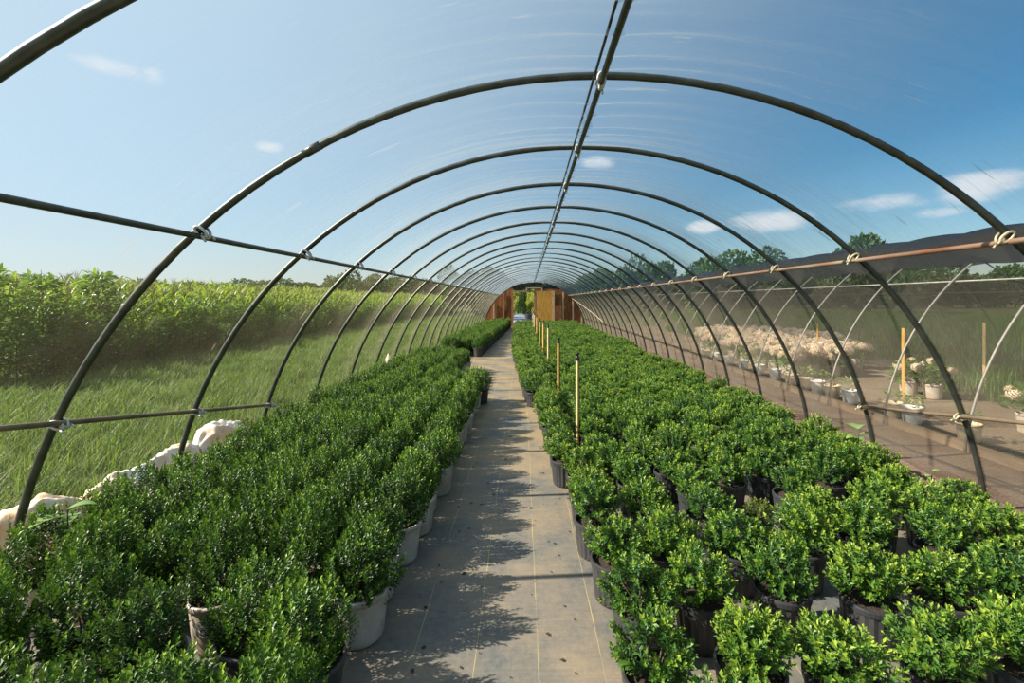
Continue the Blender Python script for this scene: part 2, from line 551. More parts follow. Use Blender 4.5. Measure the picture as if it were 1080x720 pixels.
for side, mt in ((-1, M_STEEL), (1, M_RUST)):
    px_, pz_ = purlin_pos(side)
    mb = MB()
    mb.tube([(px_, y, pz_) for y in np.linspace(-1.4, YEND, 30)], 0.0165, 10)
    mb.build('purlin', mt, frame)


# sloping corner braces, low on each side
def brace_pts(side, k0, z0, k1, z1, r=R - PR - 0.017):
    res = []
    for k in np.linspace(k0, k1, 14):
        z = z0 + (z1 - z0) * (k - k0) / (k1 - k0)
        x = side * math.sqrt(r * r - (z - ZC) ** 2)
        res.append((x, Y0 + k * BAY, z))
    return res


u = 0.00249
for side, mt, k0, z0, k1, z1 in ((-1, M_BRASS, -2, CAM_H - 10 * u, 3.0, CAM_H - 455 * u), (1, M_BRASS, -2, CAM_H - 70 * u, 3.0, CAM_H - 462 * u),
                                 (1, M_POST, 24, CAM_H + 60 * u, 17, CAM_H - 410 * u)):
    mb = MB()
    mb.tube(brace_pts(side, k0, z0, k1, z1), 0.0155, 10)
    mb.build('brace', mt, frame)

# clamps: a pair of bent straps round both pipes with bolts
mb = MB()
for s in (-1, 1):
    pts = []
    for j in range(14):
        q = 2 * PI * j / 14
        pts.append((s * 0.004, s * 0.026 + 0.012 * math.sin(q), 0.052 * math.cos(q) - 0.012) if False else
                   (0.020 * math.sin(q), s * (0.022 + 0.010 * math.cos(q)), -0.023 + 0.037 * math.cos(q)))
    mb.tube(pts, 0.0085, 6, closed=True)
    mb.tube([(0.012 * s, s * 0.024, -0.058), (0.012 * s, s * 0.024, -0.085)], 0.006, 6)
me_clamp = mb.mesh('clamp')
me_clamp_r = mb.mesh('clamp')
me_clamp.materials.append(M_CLAMP)
me_clamp_r.materials.append(M_CLAMP_R)


def clamp(x, y, z, side):
    a = math.atan2(x, z - ZC)
    o = obj('clamp', me_clamp_r if side > 0 else me_clamp, None, frame, (x, y, z))
    o.rotation_euler = (0, a, random.uniform(-.1, .1))
    return o


for y in HOOPS:
    for th_x, side in ((0, 0), (purlin_pos(-1)[0], -1), (purlin_pos(1)[0], 1)):
        z = arc_z(th_x, R - 0.008)
        clamp(th_x, y, z, side)
for side, zs in ((-1, (-74, -149, -224, -293, -378, -453)), (1, (-160, -240, -314, -386, -462))):
    for i, zz in enumerate(zs):
        k = (i - 2 + (0 if side < 0 else 0)) if side < 0 else i - 1
        z = brace_z = None
        k_ = (-2 + i) if side < 0 else (-1 + i)
        if side < 0:
            z = (CAM_H - 10 * u) + (-445 * u) * (k_ + 2) / 5.0
        else:
            z = (CAM_H - 70 * u) + (-392 * u) * (k_ + 2) / 5.0
        x = side * math.sqrt((R - 0.008) ** 2 - (z - ZC) ** 2)
        clamp(x, Y0 + k_ * BAY, z, side)

# hip board (side board at the foot of the right wall)
mb = MB()
mb.box(3.36 - TC, 3.395 - TC, -1.3, YEND - .1, 0.0, 0.13)
mb.build('side_board', M_WOOD_GREY, frame)

# ------------------------------------------------------------------ film over the hoops: roof above the purlins, walls below
TP_L = math.acos(PURL / R)
TP_R = PI - TP_L


def film(name, t0, t1, nt, mat, label, sag, ridge=False, dy=0.05, r=R + PR + 0.004, cx=TC, hoops=HOOPS):
    y0_, y1_ = hoops[0], hoops[-1]
    n = int((y1_ - y0_) / dy)
    Y = np.linspace(y0_, y1_, n + 1)
    T = np.linspace(t0, t1, nt + 1)
    YY, TT = np.meshgrid(Y, T, indexing='ij')
    fr = ((YY - y0_) / BAY) % 1.0
    sg = sag * np.sin(PI * fr) ** 1.3
    # uneven tension from bay to bay
    bay = np.floor((YY - y0_) / BAY)
    sg = sg * (0.75 + 0.5 * ((np.sin(bay * 12.9898) * 43758.5453) % 1.0))
    rr = r - sg
    if ridge:
        d = np.abs(TT - PI / 2) * R
        amp = 0.014 * np.exp(-d / 0.35) + 0.004 * np.exp(-(fr * (1 - fr)) * 40) + 0.0008
        yw = YY + 0.10 * d
        wv = np.sin(yw * 2 * PI / 0.21 + 3 * np.sin(yw * 2.1)) + 0.6 * np.sin(yw * 2 * PI / 0.13 + 2 * np.sin(TT * 5))
        rr = rr + amp * (wv - 0.8) * np.minimum(1, 1)
        rr = np.minimum(rr, r + 0.004)
        hoopd = np.minimum(fr, 1 - fr) * BAY
        rr = np.where(hoopd < 0.03, np.maximum(rr, r - 0.002), rr)
    X = cx - rr * np.cos(TT)
    Z = ZC + rr * np.sin(TT)
    V = np.stack([X, YY, Z], -1).reshape(-1, 3)
    i = np.arange(n)[:, None] * (nt + 1) + np.arange(nt)[None, :]
    F = np.stack([i, i + 1, i + nt + 2, i + nt + 1], -1).reshape(-1, 4)
    o = obj(name, np_mesh(name, V, F, True), mat)
    tag(o, label, None, None, 'structure')
    return o


film('ceiling', TP_L, TP_R, 60, M_ROOF, 'clear wrinkled plastic film stretched over the hoops', 0.055, True, 0.02)
film('wall_left', TH0, TP_L, 16, M_SIDE, 'dusty clear film wall facing the corn field', 0.05)
film('wall_right', TP_R, PI - TH0 - 0.06, 16, M_SIDER, 'dusty clear film wall facing the shade house', 0.05)

# ------------------------------------------------------------------ end wall with its doorway
back = empty('wall_back', (TC, YEND, 0))
tag(back, 'brown plywood end wall with an open doorway', None, None, 'structure')


def gable_panel(name, x0, x1, mat, y, th, ztop=9.0, z0=0.0, parent=back, inset=.03):
    n = 6
    vs, top = [], []
    xs = np.linspace(x0, x1, n)
    for yy in (y - th / 2, y + th / 2):
        for x in xs:
            vs.append((x, yy, z0))
        for x in xs:
            vs.append((x, yy, max(z0 + .02, min(ztop, arc_z(x, R - inset)))))
    fs = []
    for s in (0, 1):
        b = s * 2 * n
        for i in range(n - 1):
            q = (b + i, b + i + 1, b + n + i + 1, b + n + i)
            fs.append(q if s == 0 else q[::-1])
    for i in range(n - 1):
        fs.append((n + i, n + i + 1, 3 * n + i + 1, 3 * n + i))
        fs.append((i + 1, i, 2 * n + i, 2 * n + i + 1))
    fs.append((0, n, 3 * n, 2 * n))
    fs.append((n - 1, 3 * n - 1, 4 * n - 1, 2 * n - 1)[::-1] if False else (n - 1, 2 * n + n - 1, 3 * n + n - 1, 2 * n - 1))
    mb = MB()
    mb.add(vs, fs)
    return mb.build(name, mat, parent)


def fx(px, d=YEND):            # pixel column to offset from the tunnel centre on the end wall
    return (px - 557) / 490 * d - TC


DX0, DX1 = fx(541.5), fx(563)
for a, b in ((505, 511), (511, 520.5), (520.5, 531), (531, 541.5)):
    gable_panel('panel', fx(a) + .008, fx(b) - .008, M_PLY, 0.0 + random.uniform(-.008, .008), 0.03, 2.55)
for a, b in ((563, 574), (574, 584.5), (584.5, 594), (594, 604), (604, 613), (613, 620)):
    gable_panel('panel', fx(a) + .008, fx(b) - .008, M_PLY, 0.0 + random.uniform(-.008, .008), 0.03, 2.5)
for px, mt, wd in ((520.8, M_POST, .09), (531.3, M_POST_R, .11), (540.5, M_POST_R, .13), (564, M_WOOD_GREY, .12), (594, M_POST, .09), (604, M_POST, .10), (613.5, M_POST, .09)):
    x = fx(px)
    gable_panel('post', x - wd / 2, x + wd / 2, mt, -0.09, 0.09, 2.45 if 540 < px < 565 else 2.9, inset=.1)
mb = MB()
mb.box(DX0 - .1, DX1 + 1.4, -.16, -.05, 2.30, 2.40)
mb.build('door_track', M_WOOD_GREY, back)
for s in (555.5, 571.5):
    mb = MB()
    mb.box(fx(s) - .04, fx(s) + .04, -.2, -.05, 2.38, 2.62)
    mb.build('track_bracket', M_POST, back)
mb = MB()
mb.box(fx(555.5), fx(571.5), -.2, -.12, 2.54, 2.60)
mb.build('track_rail', M_POST, back)
# dark gable above the boards
gable_panel('gable_sheet', -1.75, 1.75, M_CLOTH, 0.03, 0.01, 9.0, 2.5)
# sliding door, pushed open to the right of the doorway
door = gable_panel('door_1', fx(565.5), fx(584), M_PLY_L, -0.24, 0.04, 2.36, 0.03, None)
door.location = (TC, YEND, 0)
tag(door, 'orange brown plywood sliding door pushed open beside the doorway', None, None, 'structure')
mb = MB()
mb.box(fx(583) - .02, fx(585) - .02, -.285, -.262, .03, 2.36)
mb.build('door_edge_board', M_POST, door)
mb = MB()
mb.box(DX0, DX1, -.12, .05, 0.0, 0.10)
mb.build('sill_board', M_PLANKP, back)

# ------------------------------------------------------------------ foliage builders
def quads(P, D, Nn, L, W, fold=0.25):
    """leaf quads: base P, direction D, leaf normal Nn, length L, width W"""
    S = np.cross(D, Nn)
    S /= np.linalg.norm(S, axis=1, keepdims=True) + 1e-9
    L = L[:, None]
    W = W[:, None]
    mid = P + D * L * 0.55
    a = P
    b = mid + S * W * 0.5 + Nn * W * fold
    c = P + D * L
    d = mid - S * W * 0.5 + Nn * W * fold
    V = np.stack([a, b, c, d], 1).reshape(-1, 3)
    F = np.arange(len(P) * 4).reshape(-1, 4)
    return V, F


def unit(v):
    return v / (np.linalg.norm(v, axis=-1, keepdims=True) + 1e-9)


def shrub_mesh(name, seed, nshoot, rx, z0, z1, shoot, nleaf, leaf, upright, tipbias, low=0.12):
    """crown of leafy shoots over a pot rim at z0 up to z1"""
    g = np.random.default_rng(seed)
    # shoot tips over a dome, more at the top
    uu = g.random(nshoot)
    ph = g.random(nshoot) * 2 * PI
    el_ = np.arcsin(np.clip(uu * (1 + low) - low, -low, 1))
    H = (z1 - z0)
    lob = 1 + 0.16 * np.sin(3 * ph + seed) + 0.10 * np.sin(5 * ph + 2 * seed)
    rad = 0.80 + 0.28 * g.random(nshoot)
    tip = np.stack([rx * lob * rad * np.cos(el_) * np.cos(ph), rx * lob * rad * np.cos(el_) * np.sin(ph),
                    z0 + H * 0.34 + H * 0.66 * np.sin(el_) * (0.80 + 0.27 * g.random(nshoot))], 1)
    outd = unit(tip - np.array([0, 0, z0 + H * 0.1]))
    dirs = unit(outd * (1 - upright) + np.array([0, 0, 1.0]) * upright + g.normal(0, .16, (nshoot, 3)))
    ln = shoot * (0.7 + 0.6 * g.random(nshoot))
    k = np.linspace(0, 1, nleaf)
    P = tip[:, None, :] - dirs[:, None, :] * (ln[:, None, None] * (1 - k)[None, :, None])
    A = unit(np.cross(dirs, g.normal(0, 1, (nshoot, 3))))
    B = np.cross(dirs, A)
    q = (np.arange(nleaf) * 2.4)[None, :] + g.random((nshoot, 1)) * 6
    rad_d = A[:, None, :] * np.cos(q)[..., None] + B[:, None, :] * np.sin(q)[..., None]
    open_ = (1.15 - 0.75 * k ** 2)[None, :, None] + g.normal(0, .12, (nshoot, nleaf, 1))
    D = unit(rad_d * np.sin(open_) + dirs[:, None, :] * np.cos(open_))
    Nn = unit(dirs[:, None, :] * np.sin(open_) - rad_d * np.cos(open_) + g.normal(0, .25, D.shape))
    Nn = unit(Nn - D * np.sum(Nn * D, -1, keepdims=True))
    sz = leaf * (0.75 + 0.5 * g.random((nshoot, nleaf))) * (1.0 - 0.35 * (k[None, :] > .93))
    tint = 0.12 + 0.30 * g.random((nshoot, nleaf)) + tipbias * (k[None, :] ** 2.2) * (0.25 + 0.9 * g.random((nshoot, 1))) * (0.5 + 0.5 * np.clip(np.sin(el_)[:, None] + .2, 0, 1))
    V, F = quads(P.reshape(-1, 3), D.reshape(-1, 3), Nn.reshape(-1, 3), sz.ravel(), sz.ravel() * 0.52)
    return np_mesh(name, V, F, False, {'tint': np.clip(tint, 0, 1).ravel()})


def stem_mesh(seed, z0, z1, rx, n=9):
    g = random.Random(seed)
    mb = MB()
    for i in range(n):
        a = 2 * PI * i / n + g.uniform(-.3, .3)
        r = rx * g.uniform(.35, .75)
        mb.tube([(g.uniform(-.012, .012), g.uniform(-.012, .012), z0 - .03), (r * .35 * math.cos(a), r * .35 * math.sin(a), z0 + (z1 - z0) * .3),
                 (r * math.cos(a), r * math.sin(a), z0 + (z1 - z0) * g.uniform(.6, .8))], [.006, .0045, .002], 4)
    return mb.mesh('stem')


def pot_mesh(name, r, h, ribs):
    mb = MB()
    n = 44 if ribs else 28
    rb = r * 0.82
    prof = [(rb * .92, 0, 0), (rb, 0.008, 0), (rb + (r - rb) * .15, h * .1, 1), (rb + (r - rb) * .85, h * .84, 1), (r * .985, h * .87, 0), (r + .004, h * .875, 0), (r + .006, h * .97, 0),
            (r + .004, h, 0), (r - .006, h, 0), (r - .012, h * .8, 0), (r * .9, h * .75, 0)]
    mb.lathe(prof, n, 0.0022 if ribs else 0, 22, True)
    return mb.mesh(name)


def soil_mesh(r, z):
    mb = MB()
    g = random.Random(3)
    n = 16
    vs = [(0, 0, z + .012)]
    for k in (0.5, 1.0):
        for j in range(n):
            q = 2 * PI * j / n
            vs.append((r * k * math.cos(q), r * k * math.sin(q), z + g.uniform(0, .012) * (1.2 - k)))
    fs = [(0, 1 + j, 1 + (j + 1) % n) for j in range(n)] + [(1 + j, 1 + n + j, 1 + n + (j + 1) % n, 1 + (j + 1) % n) for j in range(n)]
    mb.add(vs, fs, True)
    return mb.mesh('soil')


# plant kinds ------------------------------------------------------
NV = 5
PH, PRAD = 0.255, 0.135
me_potw = pot_mesh('pot', 0.143, PH, False); me_potw.materials.append(M_POTW)
me_potbl = pot_mesh('pot', 0.143, PH, False); me_potbl.materials.append(M_POTB)
me_potb = pot_mesh('pot', PRAD, 0.24, True); me_potb.materials.append(M_POTB)
me_soilw = soil_mesh(.131, PH * .86); me_soilw.materials.append(M_SOIL)
me_soilb = soil_mesh(.122, 0.24 * .86); me_soilb.materials.append(M_SOIL)
UP = [shrub_mesh('foliage', 100 + i, 200, 0.182, 0.250, 0.615 + .025 * (i % 3), 0.15, 22, 0.0225, 0.55, 0.75, .36) for i in range(NV)]
RO = [shrub_mesh('foliage', 200 + i, 115, 0.168, 0.235, 0.460 + .025 * (i % 3), 0.10, 17, 0.0275, 0.22, 0.85) for i in range(NV)]
for me in UP:
    me.materials.append(M_HOLLY)
for me in RO:
    me.materials.append(M_BOX)
ST_U = stem_mesh(1, .22, .5, .17); ST_U.materials.append(M_STEM)
ST_R = stem_mesh(2, .21, .42, .16); ST_R.materials.append(M_STEM)


def make_plant(name, pot, soil, stem, fol, with_parts=True):
    t = empty(name)
    if with_parts:
        obj('soil', soil, None, t)
        obj('stem', stem, None, t)
    obj('pot', pot, None, t)
    obj('foliage', fol, None, t)
    return t


ORD = ['first', 'second', 'third', 'fourth', 'fifth', 'sixth', 'seventh', 'eighth', 'ninth', 'tenth', 'eleventh', 'twelfth', 'thirteenth', 'fourteenth', 'fifteenth', 'sixteenth', 'seventeenth', 'eighteenth', 'nineteenth', 'twentieth']


def proj(x, y, z):
    return 557 + 490 * x / y, 317 - 490 * (z - CAM_H) / y


def interp(v, pts):
    return float(np.interp(v, [p[0] for p in pts], [p[1] for p in pts]))


# left bed ---------------------------------------------------------
g = random.Random(11)
left_pts = []
SX, SY = 0.345, 0.365
for r in range(6):
    y = 1.00 + (r % 2) * .10
    while y < YEND - 0.6:
        d = y / BAY
        ok = True
        x = -0.88 - SX * r
        if 9.6 * BAY < y < 11.75 * BAY:
            ok = False
        if y >= 11.7 * BAY:
            x += -0.70 + 0.30 * min(1, (y - 14) / 15)
        elif r < 2 and y > 6.7 * BAY:
            ok = False
        if x < -2.64:
            ok = False
        if ok:
            left_pts.append((r, max(-2.59, x + g.gauss(0, .022)), y + g.gauss(0, .022)))
        y += SY if y > 2.3 else 0.46
# right bed --------------------------------------------------------
right_pts = []
SXR, SYR = 0.345, 0.345
SXN, SYN = 0.39, 0.39       # the front of the bed is set wider apart
for r in range(10):
    y = 3.62 + (r % 2) * SYR / 2
    while y < YEND - 0.6:
        edge = interp(y / BAY, [(0, .44), (1.8, .42), (2.75, .37), (3.35, .34), (3.45, .22), (6.0, .12), (6.2, -.06), (12, -.48), (21, -.74), (25, -.80)])
        near = y < 5.2
        x = edge + PRAD + (SXN if near else SXR) * r
        wide = 3.32
        lim = 3.30 - .17
        if y > 6.2 * BAY:
            pass
        if x < lim:
            right_pts.append((r, x + g.gauss(0, .03), y + g.gauss(0, .03)))
        y += SYN if near else SYR
# the loosely set plants at the front of the right bed
for rowp in ([(.66, 1.56)],
             [(.516, 1.86), (.91, 1.906), (1.244, 1.84), (1.664, 1.86), (2.04, 1.91)],
             [(.552, 2.282), (.88, 2.355), (1.316, 2.415), (1.722, 2.338), (2.095, 2.355), (2.447, 2.393)],
             [(.501, 2.70), (.80, 2.78), (1.246, 2.794), (1.657, 2.824), (2.096, 2.90), (2.50, 2.80), (2.94, 2.897)],
             [(.454, 3.178), (.837, 3.25), (1.24, 3.23), (1.97, 3.16), (2.40, 3.22), (2.80, 3.25), (3.10, 3.34)]):
    for r, (x, y) in enumerate(rowp):
        right_pts.append((r, x, y))
# extra rows on the right keep the far part of the bed full up to the wall
for r in range(10, 13):
    y = 6.3 * BAY + (r % 2) * SYR / 2
    while y < YEND - 0.6:
        edge = interp(y / BAY, [(6.2, -.06), (12, -.48), (21, -.74), (25, -.80)])
        x = edge + PRAD + SXR * r
        if x < 3.14:
            right_pts.append((r, x + g.gauss(0, .03), y + g.gauss(0, .03)))
        y += SYR


def visible(x, y, top):
    if y < 0.6:
        return False
    px, py = proj(x, y, top)
    m = 490 * 0.22 / y
    return -m < px < 1080 + m and py - 0.0 < 722


def spread(pts, top, n):
    vis = [p for p in pts if visible(p[1], p[2], top)]
    vis.sort(key=lambda p: p[2])
    return vis[:n], vis[n:]


L_in, L_far = spread(left_pts, .62, 300)
R_in, R_far = spread(right_pts, .52, 296)
ROWN = ['the row beside the path', 'the second row from path', 'the third row from path', 'the fourth row from path',
        'the fifth row from path', 'the sixth row from path', 'the row against the film wall']
ROWR = ROWN[:6] + ['the seventh row from path', 'the eighth row from path', 'the ninth row from path', 'the tenth row from path', 'the eleventh row from path', 'the twelfth row from path', 'the last row']


def plant_bed(pts, protos, first_kids, pots, zscale, kind, labf, sharedf, group, nuniq, seed, name, full_d):
    g = random.Random(seed)
    count = {}
    made = []
    for i, (r, x, y) in enumerate(pts):
        v = g.randrange(NV)
        full = y < full_d
        o = copy_tree(protos[v], None, None if full else ('pot', 'foliage'))
        o.name = name
        o.location = (x, y, 0)
        o.rotation_euler = (0, 0, g.uniform(0, 2 * PI))
        s = g.uniform(.93, 1.07)
        fz = g.uniform(.86, 1.10)
        for ch in o.children:
            nm = ch.name.split('.')[0]
            if nm == 'foliage':
                ch.scale = (s, s, fz)
                # keep the crown sitting on the rim
                ch.location = (0, 0, (1 - fz) * .2)
                ch.rotation_euler = (g.uniform(-.06, .06), g.uniform(-.06, .06), 0)
            elif nm == 'pot':
                ch.data = pots(r, y, g)
        c = count.get(r, 0)
        count[r] = c + 1
        if c < nuniq:
            tag(o, labf(r, c, o), 'shrub', group)
        else:
            tag(o, sharedf(r), 'shrub', group)
        made.append((o, r, x, y))
    return made


protoL = [make_plant('upright_shrub', me_potw, me_soilw, ST_U, UP[i]) for i in range(NV)]
protoR = [make_plant('rounded_shrub', me_potb, me_soilb, ST_R, RO[i]) for i in range(NV)]


def potL(r, y, g):
    if y > 11 * BAY:
        return me_potbl
    return me_potw if g.random() < .85 else me_potbl


def potR(r, y, g):
    return me_potb


made_L = plant_bed(L_in, protoL, None, potL, 1, 'u',
                   lambda r, c, o: f"dark green upright shrub, {ORD[c]} from front in {ROWN[r]}, left bed",
                   lambda r: f"dark green upright shrub in far part of {ROWN[r]}, left bed",
                   'upright shrubs of the left bed', 20, 5, 'upright_shrub', 9.0)
made_R = plant_bed(R_in, protoR, None, potR, 1, 'r',
                   lambda r, c, o: f"rounded shrub in black pot, {ORD[c]} from front in {ROWR[r]}, right bed",
                   lambda r: f"rounded shrub in far part of {ROWR[r]}, right bed",
                   'rounded shrubs of the right bed', 20, 6, 'rounded_shrub', 7.0)
for p in protoL + protoR:
    for ch in list(p.children):
        bpy.data.objects.remove(ch)
    bpy.data.objects.remove(p)


# ---- geometry-nodes scatter for what nobody could count
def scatter(name, pts, variants, label, seed=1, smin=.9, smax=1.1, zs=None, mat=None):
    """pts (n,3); variants: list of lists of source objects (joined per variant)"""
    me = bpy.data.meshes.new(name)
    pts = np.asarray(pts, dtype=np.float32)
    me.vertices.add(len(pts))
    me.vertices.foreach_set('co', pts.ravel())
    me.update()
    o = obj(name, me)
    tag(o, label, None, None, 'stuff')
    ng = bpy.data.node_groups.new(name, 'GeometryNodeTree')
    ng.interface.new_socket('Geometry', in_out='INPUT', socket_type='NodeSocketGeometry')
    ng.interface.new_socket('Geometry', in_out='OUTPUT', socket_type='NodeSocketGeometry')
    N, Lk = ng.nodes, ng.links
    gi = N.new('NodeGroupInput')
    go = N.new('NodeGroupOutput')
    jv = N.new('GeometryNodeJoinGeometry')
    for var in variants:
        j = N.new('GeometryNodeJoinGeometry')
        for src in var:
            oi = N.new('GeometryNodeObjectInfo')
            oi.inputs[0].default_value = src
            oi.transform_space = 'ORIGINAL'
            Lk.new(oi.outputs['Geometry'], j.inputs[0])
        g2 = N.new('GeometryNodeGeometryToInstance')
        Lk.new(j.outputs[0], g2.inputs[0])
        Lk.new(g2.outputs[0], jv.inputs[0])
    ip = N.new('GeometryNodeInstanceOnPoints')
    Lk.new(gi.outputs[0], ip.inputs['Points'])
    Lk.new(jv.outputs[0], ip.inputs['Instance'])
    ip.inputs['Pick Instance'].default_value = True
    ri = N.new('FunctionNodeRandomValue')
    ri.data_type = 'INT'
    ri.inputs[4].default_value = 0
    ri.inputs[5].default_value = len(variants) - 1
    ri.inputs['Seed'].default_value = seed
    Lk.new(ri.outputs[2], ip.inputs['Instance Index'])
    rr = N.new('FunctionNodeRandomValue')
    rr.data_type = 'FLOAT_VECTOR'
    rr.inputs[0].default_value = (-.06, -.06, 0)
    rr.inputs[1].default_value = (.06, .06, 6.283)
    rr.inputs['Seed'].default_value = seed + 1
    Lk.new(rr.outputs[0], ip.inputs['Rotation'])
    rs = N.new('FunctionNodeRandomValue')
    rs.data_type = 'FLOAT'
    rs.inputs[2].default_value = smin
    rs.inputs[3].default_value = smax
    rs.inputs['Seed'].default_value = seed + 2
    Lk.new(rs.outputs[1], ip.inputs['Scale'])
    Lk.new(ip.outputs[0], go.inputs[0])
    md = o.modifiers.new('scatter', 'NODES')
    md.node_group = ng
    return o


def part_of(o, nm):
    for ch in o.children:
        if ch.name.split('.')[0] == nm:
            return ch
    return None


def distinct(made, n=NV):
    seen, res = set(), []
    for (o, *_r) in made[::-1]:
        f = part_of(o, 'foliage')
        if f.data.name not in seen:
            seen.add(f.data.name)
            res.append([f, part_of(o, 'pot')])
    return res


scatter('upright_shrub_mass', [(x, y, 0) for (_, x, y) in L_far], distinct(made_L), 'distant dark green upright shrubs crowding the far left bed', 21)
scatter('rounded_shrub_mass', [(x, y, 0) for (_, x, y) in R_far], distinct(made_R), 'distant bright rounded shrubs crowding the far right bed', 31)

# printed white label on one white pot near the front of the left bed
best = min([m for m in made_L if m[3] > 1.3], key=lambda m: (m[2] + 1.60) ** 2 + (m[3] - 2.22) ** 2)
print('sticker pot', best[2], best[3])
pot = part_of(best[0], 'pot')
pot.data = me_potw
lb = MB()
rot = -best[0].rotation_euler.z
a_c = math.radians(-84)
rl = .141
vs, fs = [], []
for i in range(7):
    q = a_c + (i / 6 - .5) * .62
    for z in (.105, .165):
        k = (rl - .027 * (1 - z / PH) + .0035)
        vs.append((k * math.cos(q + rot), k * math.sin(q + rot), z))
fs = [(2 * i, 2 * i + 2, 2 * i + 3, 2 * i + 1) for i in range(6)]
lb.add(vs, fs, True)
sticker = lb.build('sticker', M_LABELW, pot)
sticker['label'] = 'white printed sticker'
fc = bpy.data.curves.new('sticker_print', 'FONT')
fc.body = 'DU'
fc.size = .045
fc.extrude = .0004
fc.align_x = 'CENTER'
fo = bpy.data.objects.new('sticker_print', fc)
COL.objects.link(fo)
dg = bpy.context.evaluated_depsgraph_get()
tm = bpy.data.meshes.new_from_object(fo.evaluated_get(dg))
bpy.data.objects.remove(fo)
for v_ in tm.vertices:              # bend the print round the pot
    q = a_c + rot + v_.co.x / .145
    z = .118 + v_.co.y
    k = rl - .027 * (1 - z / PH) + .0048 + v_.co.z
    v_.co = (k * math.cos(q), k * math.sin(q), z)
tm.materials.clear()
pr = obj('print', tm, M_DARKTXT, pot)

# one small yellowing plant in a small pot among the right bed
t = empty('small_shrub', (1.64, 3.30, 0))
tag(t, 'small yellowish shrub in a little black pot among taller shrubs', 'shrub')
pm = pot_mesh('pot', .09, .19, True); pm.materials.append(M_POTB)
obj('pot', pm, None, t)
sm = soil_mesh(.08, .165); sm.materials.append(M_SOIL)
obj('soil', sm, None, t)
fm = shrub_mesh('foliage', 77, 60, .09, .19, .33, .08, 14, .02, .4, .5)
obj('foliage', fm, M_BOXY, t)

# ------------------------------------------------------------------ stakes with sprinkler heads, right bed
def stake(x, y, h, mat, label, head=True, r=.013, name='sprinkler_stake'):
    t = empty(name, (x, y, 0), .8)
    tag(t, label, 'stake', 'wooden stakes of the right bed' if head else None)
    mb = MB()
    mb.box(-r, r, -r, r, 0, h)
    mb.build('post', mat, t)
    mb = MB()
    mb.tube([(r + .012, 0, 0), (r + .012, 0, h * .5), (r + .010, 0, h + .02)], .011, 8)
    mb.build('riser_pipe', M_BLACKP, t)
    if head:
        mb = MB()
        mb.lathe([(.012, h + .0, 0), (.024, h + .01, 0), (.024, h + .045, 0), (.016, h + .05, 0), (.016, h + .065, 0), (.026, h + .07, 0), (.026, h + .085, 0), (.004, h + .095, 0)], 10, cap_bottom=True)
        mb.build('sprinkler_head', M_BLACKP, t)
    return t


SN = ['nearest and tallest looking', 'second', 'third', 'fourth', 'fifth', 'sixth', 'seventh', 'farthest']
for i, (x, y, h) in enumerate([(.54, 5.1, 1.07), (.47, 7.2, 1.07), (.445, 10.4, 1.12), (.40, 12.3, 1.12), (.35, 14.0, 1.10), (.32, 17.2, 1.12), (.28, 20, 1.12), (.26, 23, 1.12)]):
    lab = 'pale wooden stake with black sprinkler head, nearest of the row in the right bed' if i == 0 else f'wooden stake with black sprinkler head, {SN[i]} from the camera in the stake row'
    if i == 7:
        lab = 'wooden stake with black sprinkler head, farthest of the stake row'
    stake(x, y, h, M_STAKE if i % 2 == 0 else M_STAKE_O, lab)

# ------------------------------------------------------------------ weeds by the walls
def leafy_weed(name, loc, seed, h, n, L, mat, label, lean=(0, 0)):
    t = empty(name, loc)
    tag(t, label, 'weed')
    g = random.Random(seed)
    mb = MB()
    top = Vector((lean[0], lean[1], h))
    mb.tube([(0, 0, 0), top * .5 + Vector((.01, .01, 0)), top], [.006, .005, .003], 6)
    mb.build('stem', M_STEM, t)
    for i in range(n):
        f = .45 + .55 * i / max(1, n - 1)
        p = top * f
        a = i * 2.4 + g.uniform(-.3, .3)
        l = L * g.uniform(.75, 1.1)
        mb = MB()
        K = 6
        vs = []
        for k in range(K + 1):
            q = k / K
            wd = l * .30 * math.sin(PI * min(1, q * .93 + .05)) ** .8
            c = Vector((math.cos(a) * l * q, math.sin(a) * l * q, .28 * l * math.sin(q * 2.2) - .22 * l * q))
            sd = Vector((-math.sin(a), math.cos(a), 0)) * wd
            vs += [p + c + sd + Vector((0, 0, .15 * wd)), p + c, p + c - sd + Vector((0, 0, .15 * wd))]
        fs = []
        for k in range(K):
            b = 3 * k
            fs += [(b, b + 1, b + 4, b + 3), (b + 1, b + 2, b + 5, b + 4)]
        mb.add(vs, fs, True)
        me = mb.mesh('leaf')
        at = me.attributes.new('tint', 'FLOAT', 'FACE')
        at.data.foreach_set('value', [g.uniform(.3, .8)] * len(me.polygons))
        obj('leaf', me, mat, t)
    return t


leafy_weed('broadleaf_weed', (-2.62, 2.62, 0), 4, .60, 9, .15, M_WEEDP, 'pale broad leaved weed poking up beside the white bunched film', (.12, -.1))
leafy_weed('broadleaf_weed', (3.19, 4.52, 0), 5, .52, 8, .16, M_WEEDP, 'pale green broad leaved weed by the right film wall', (.03, 0))
leafy_weed('broadleaf_weed', (3.24, 3.75, 0), 6, .36, 6, .08, M_WEEDP, 'thin weed at the foot of the second right hoop', (.02, 0))

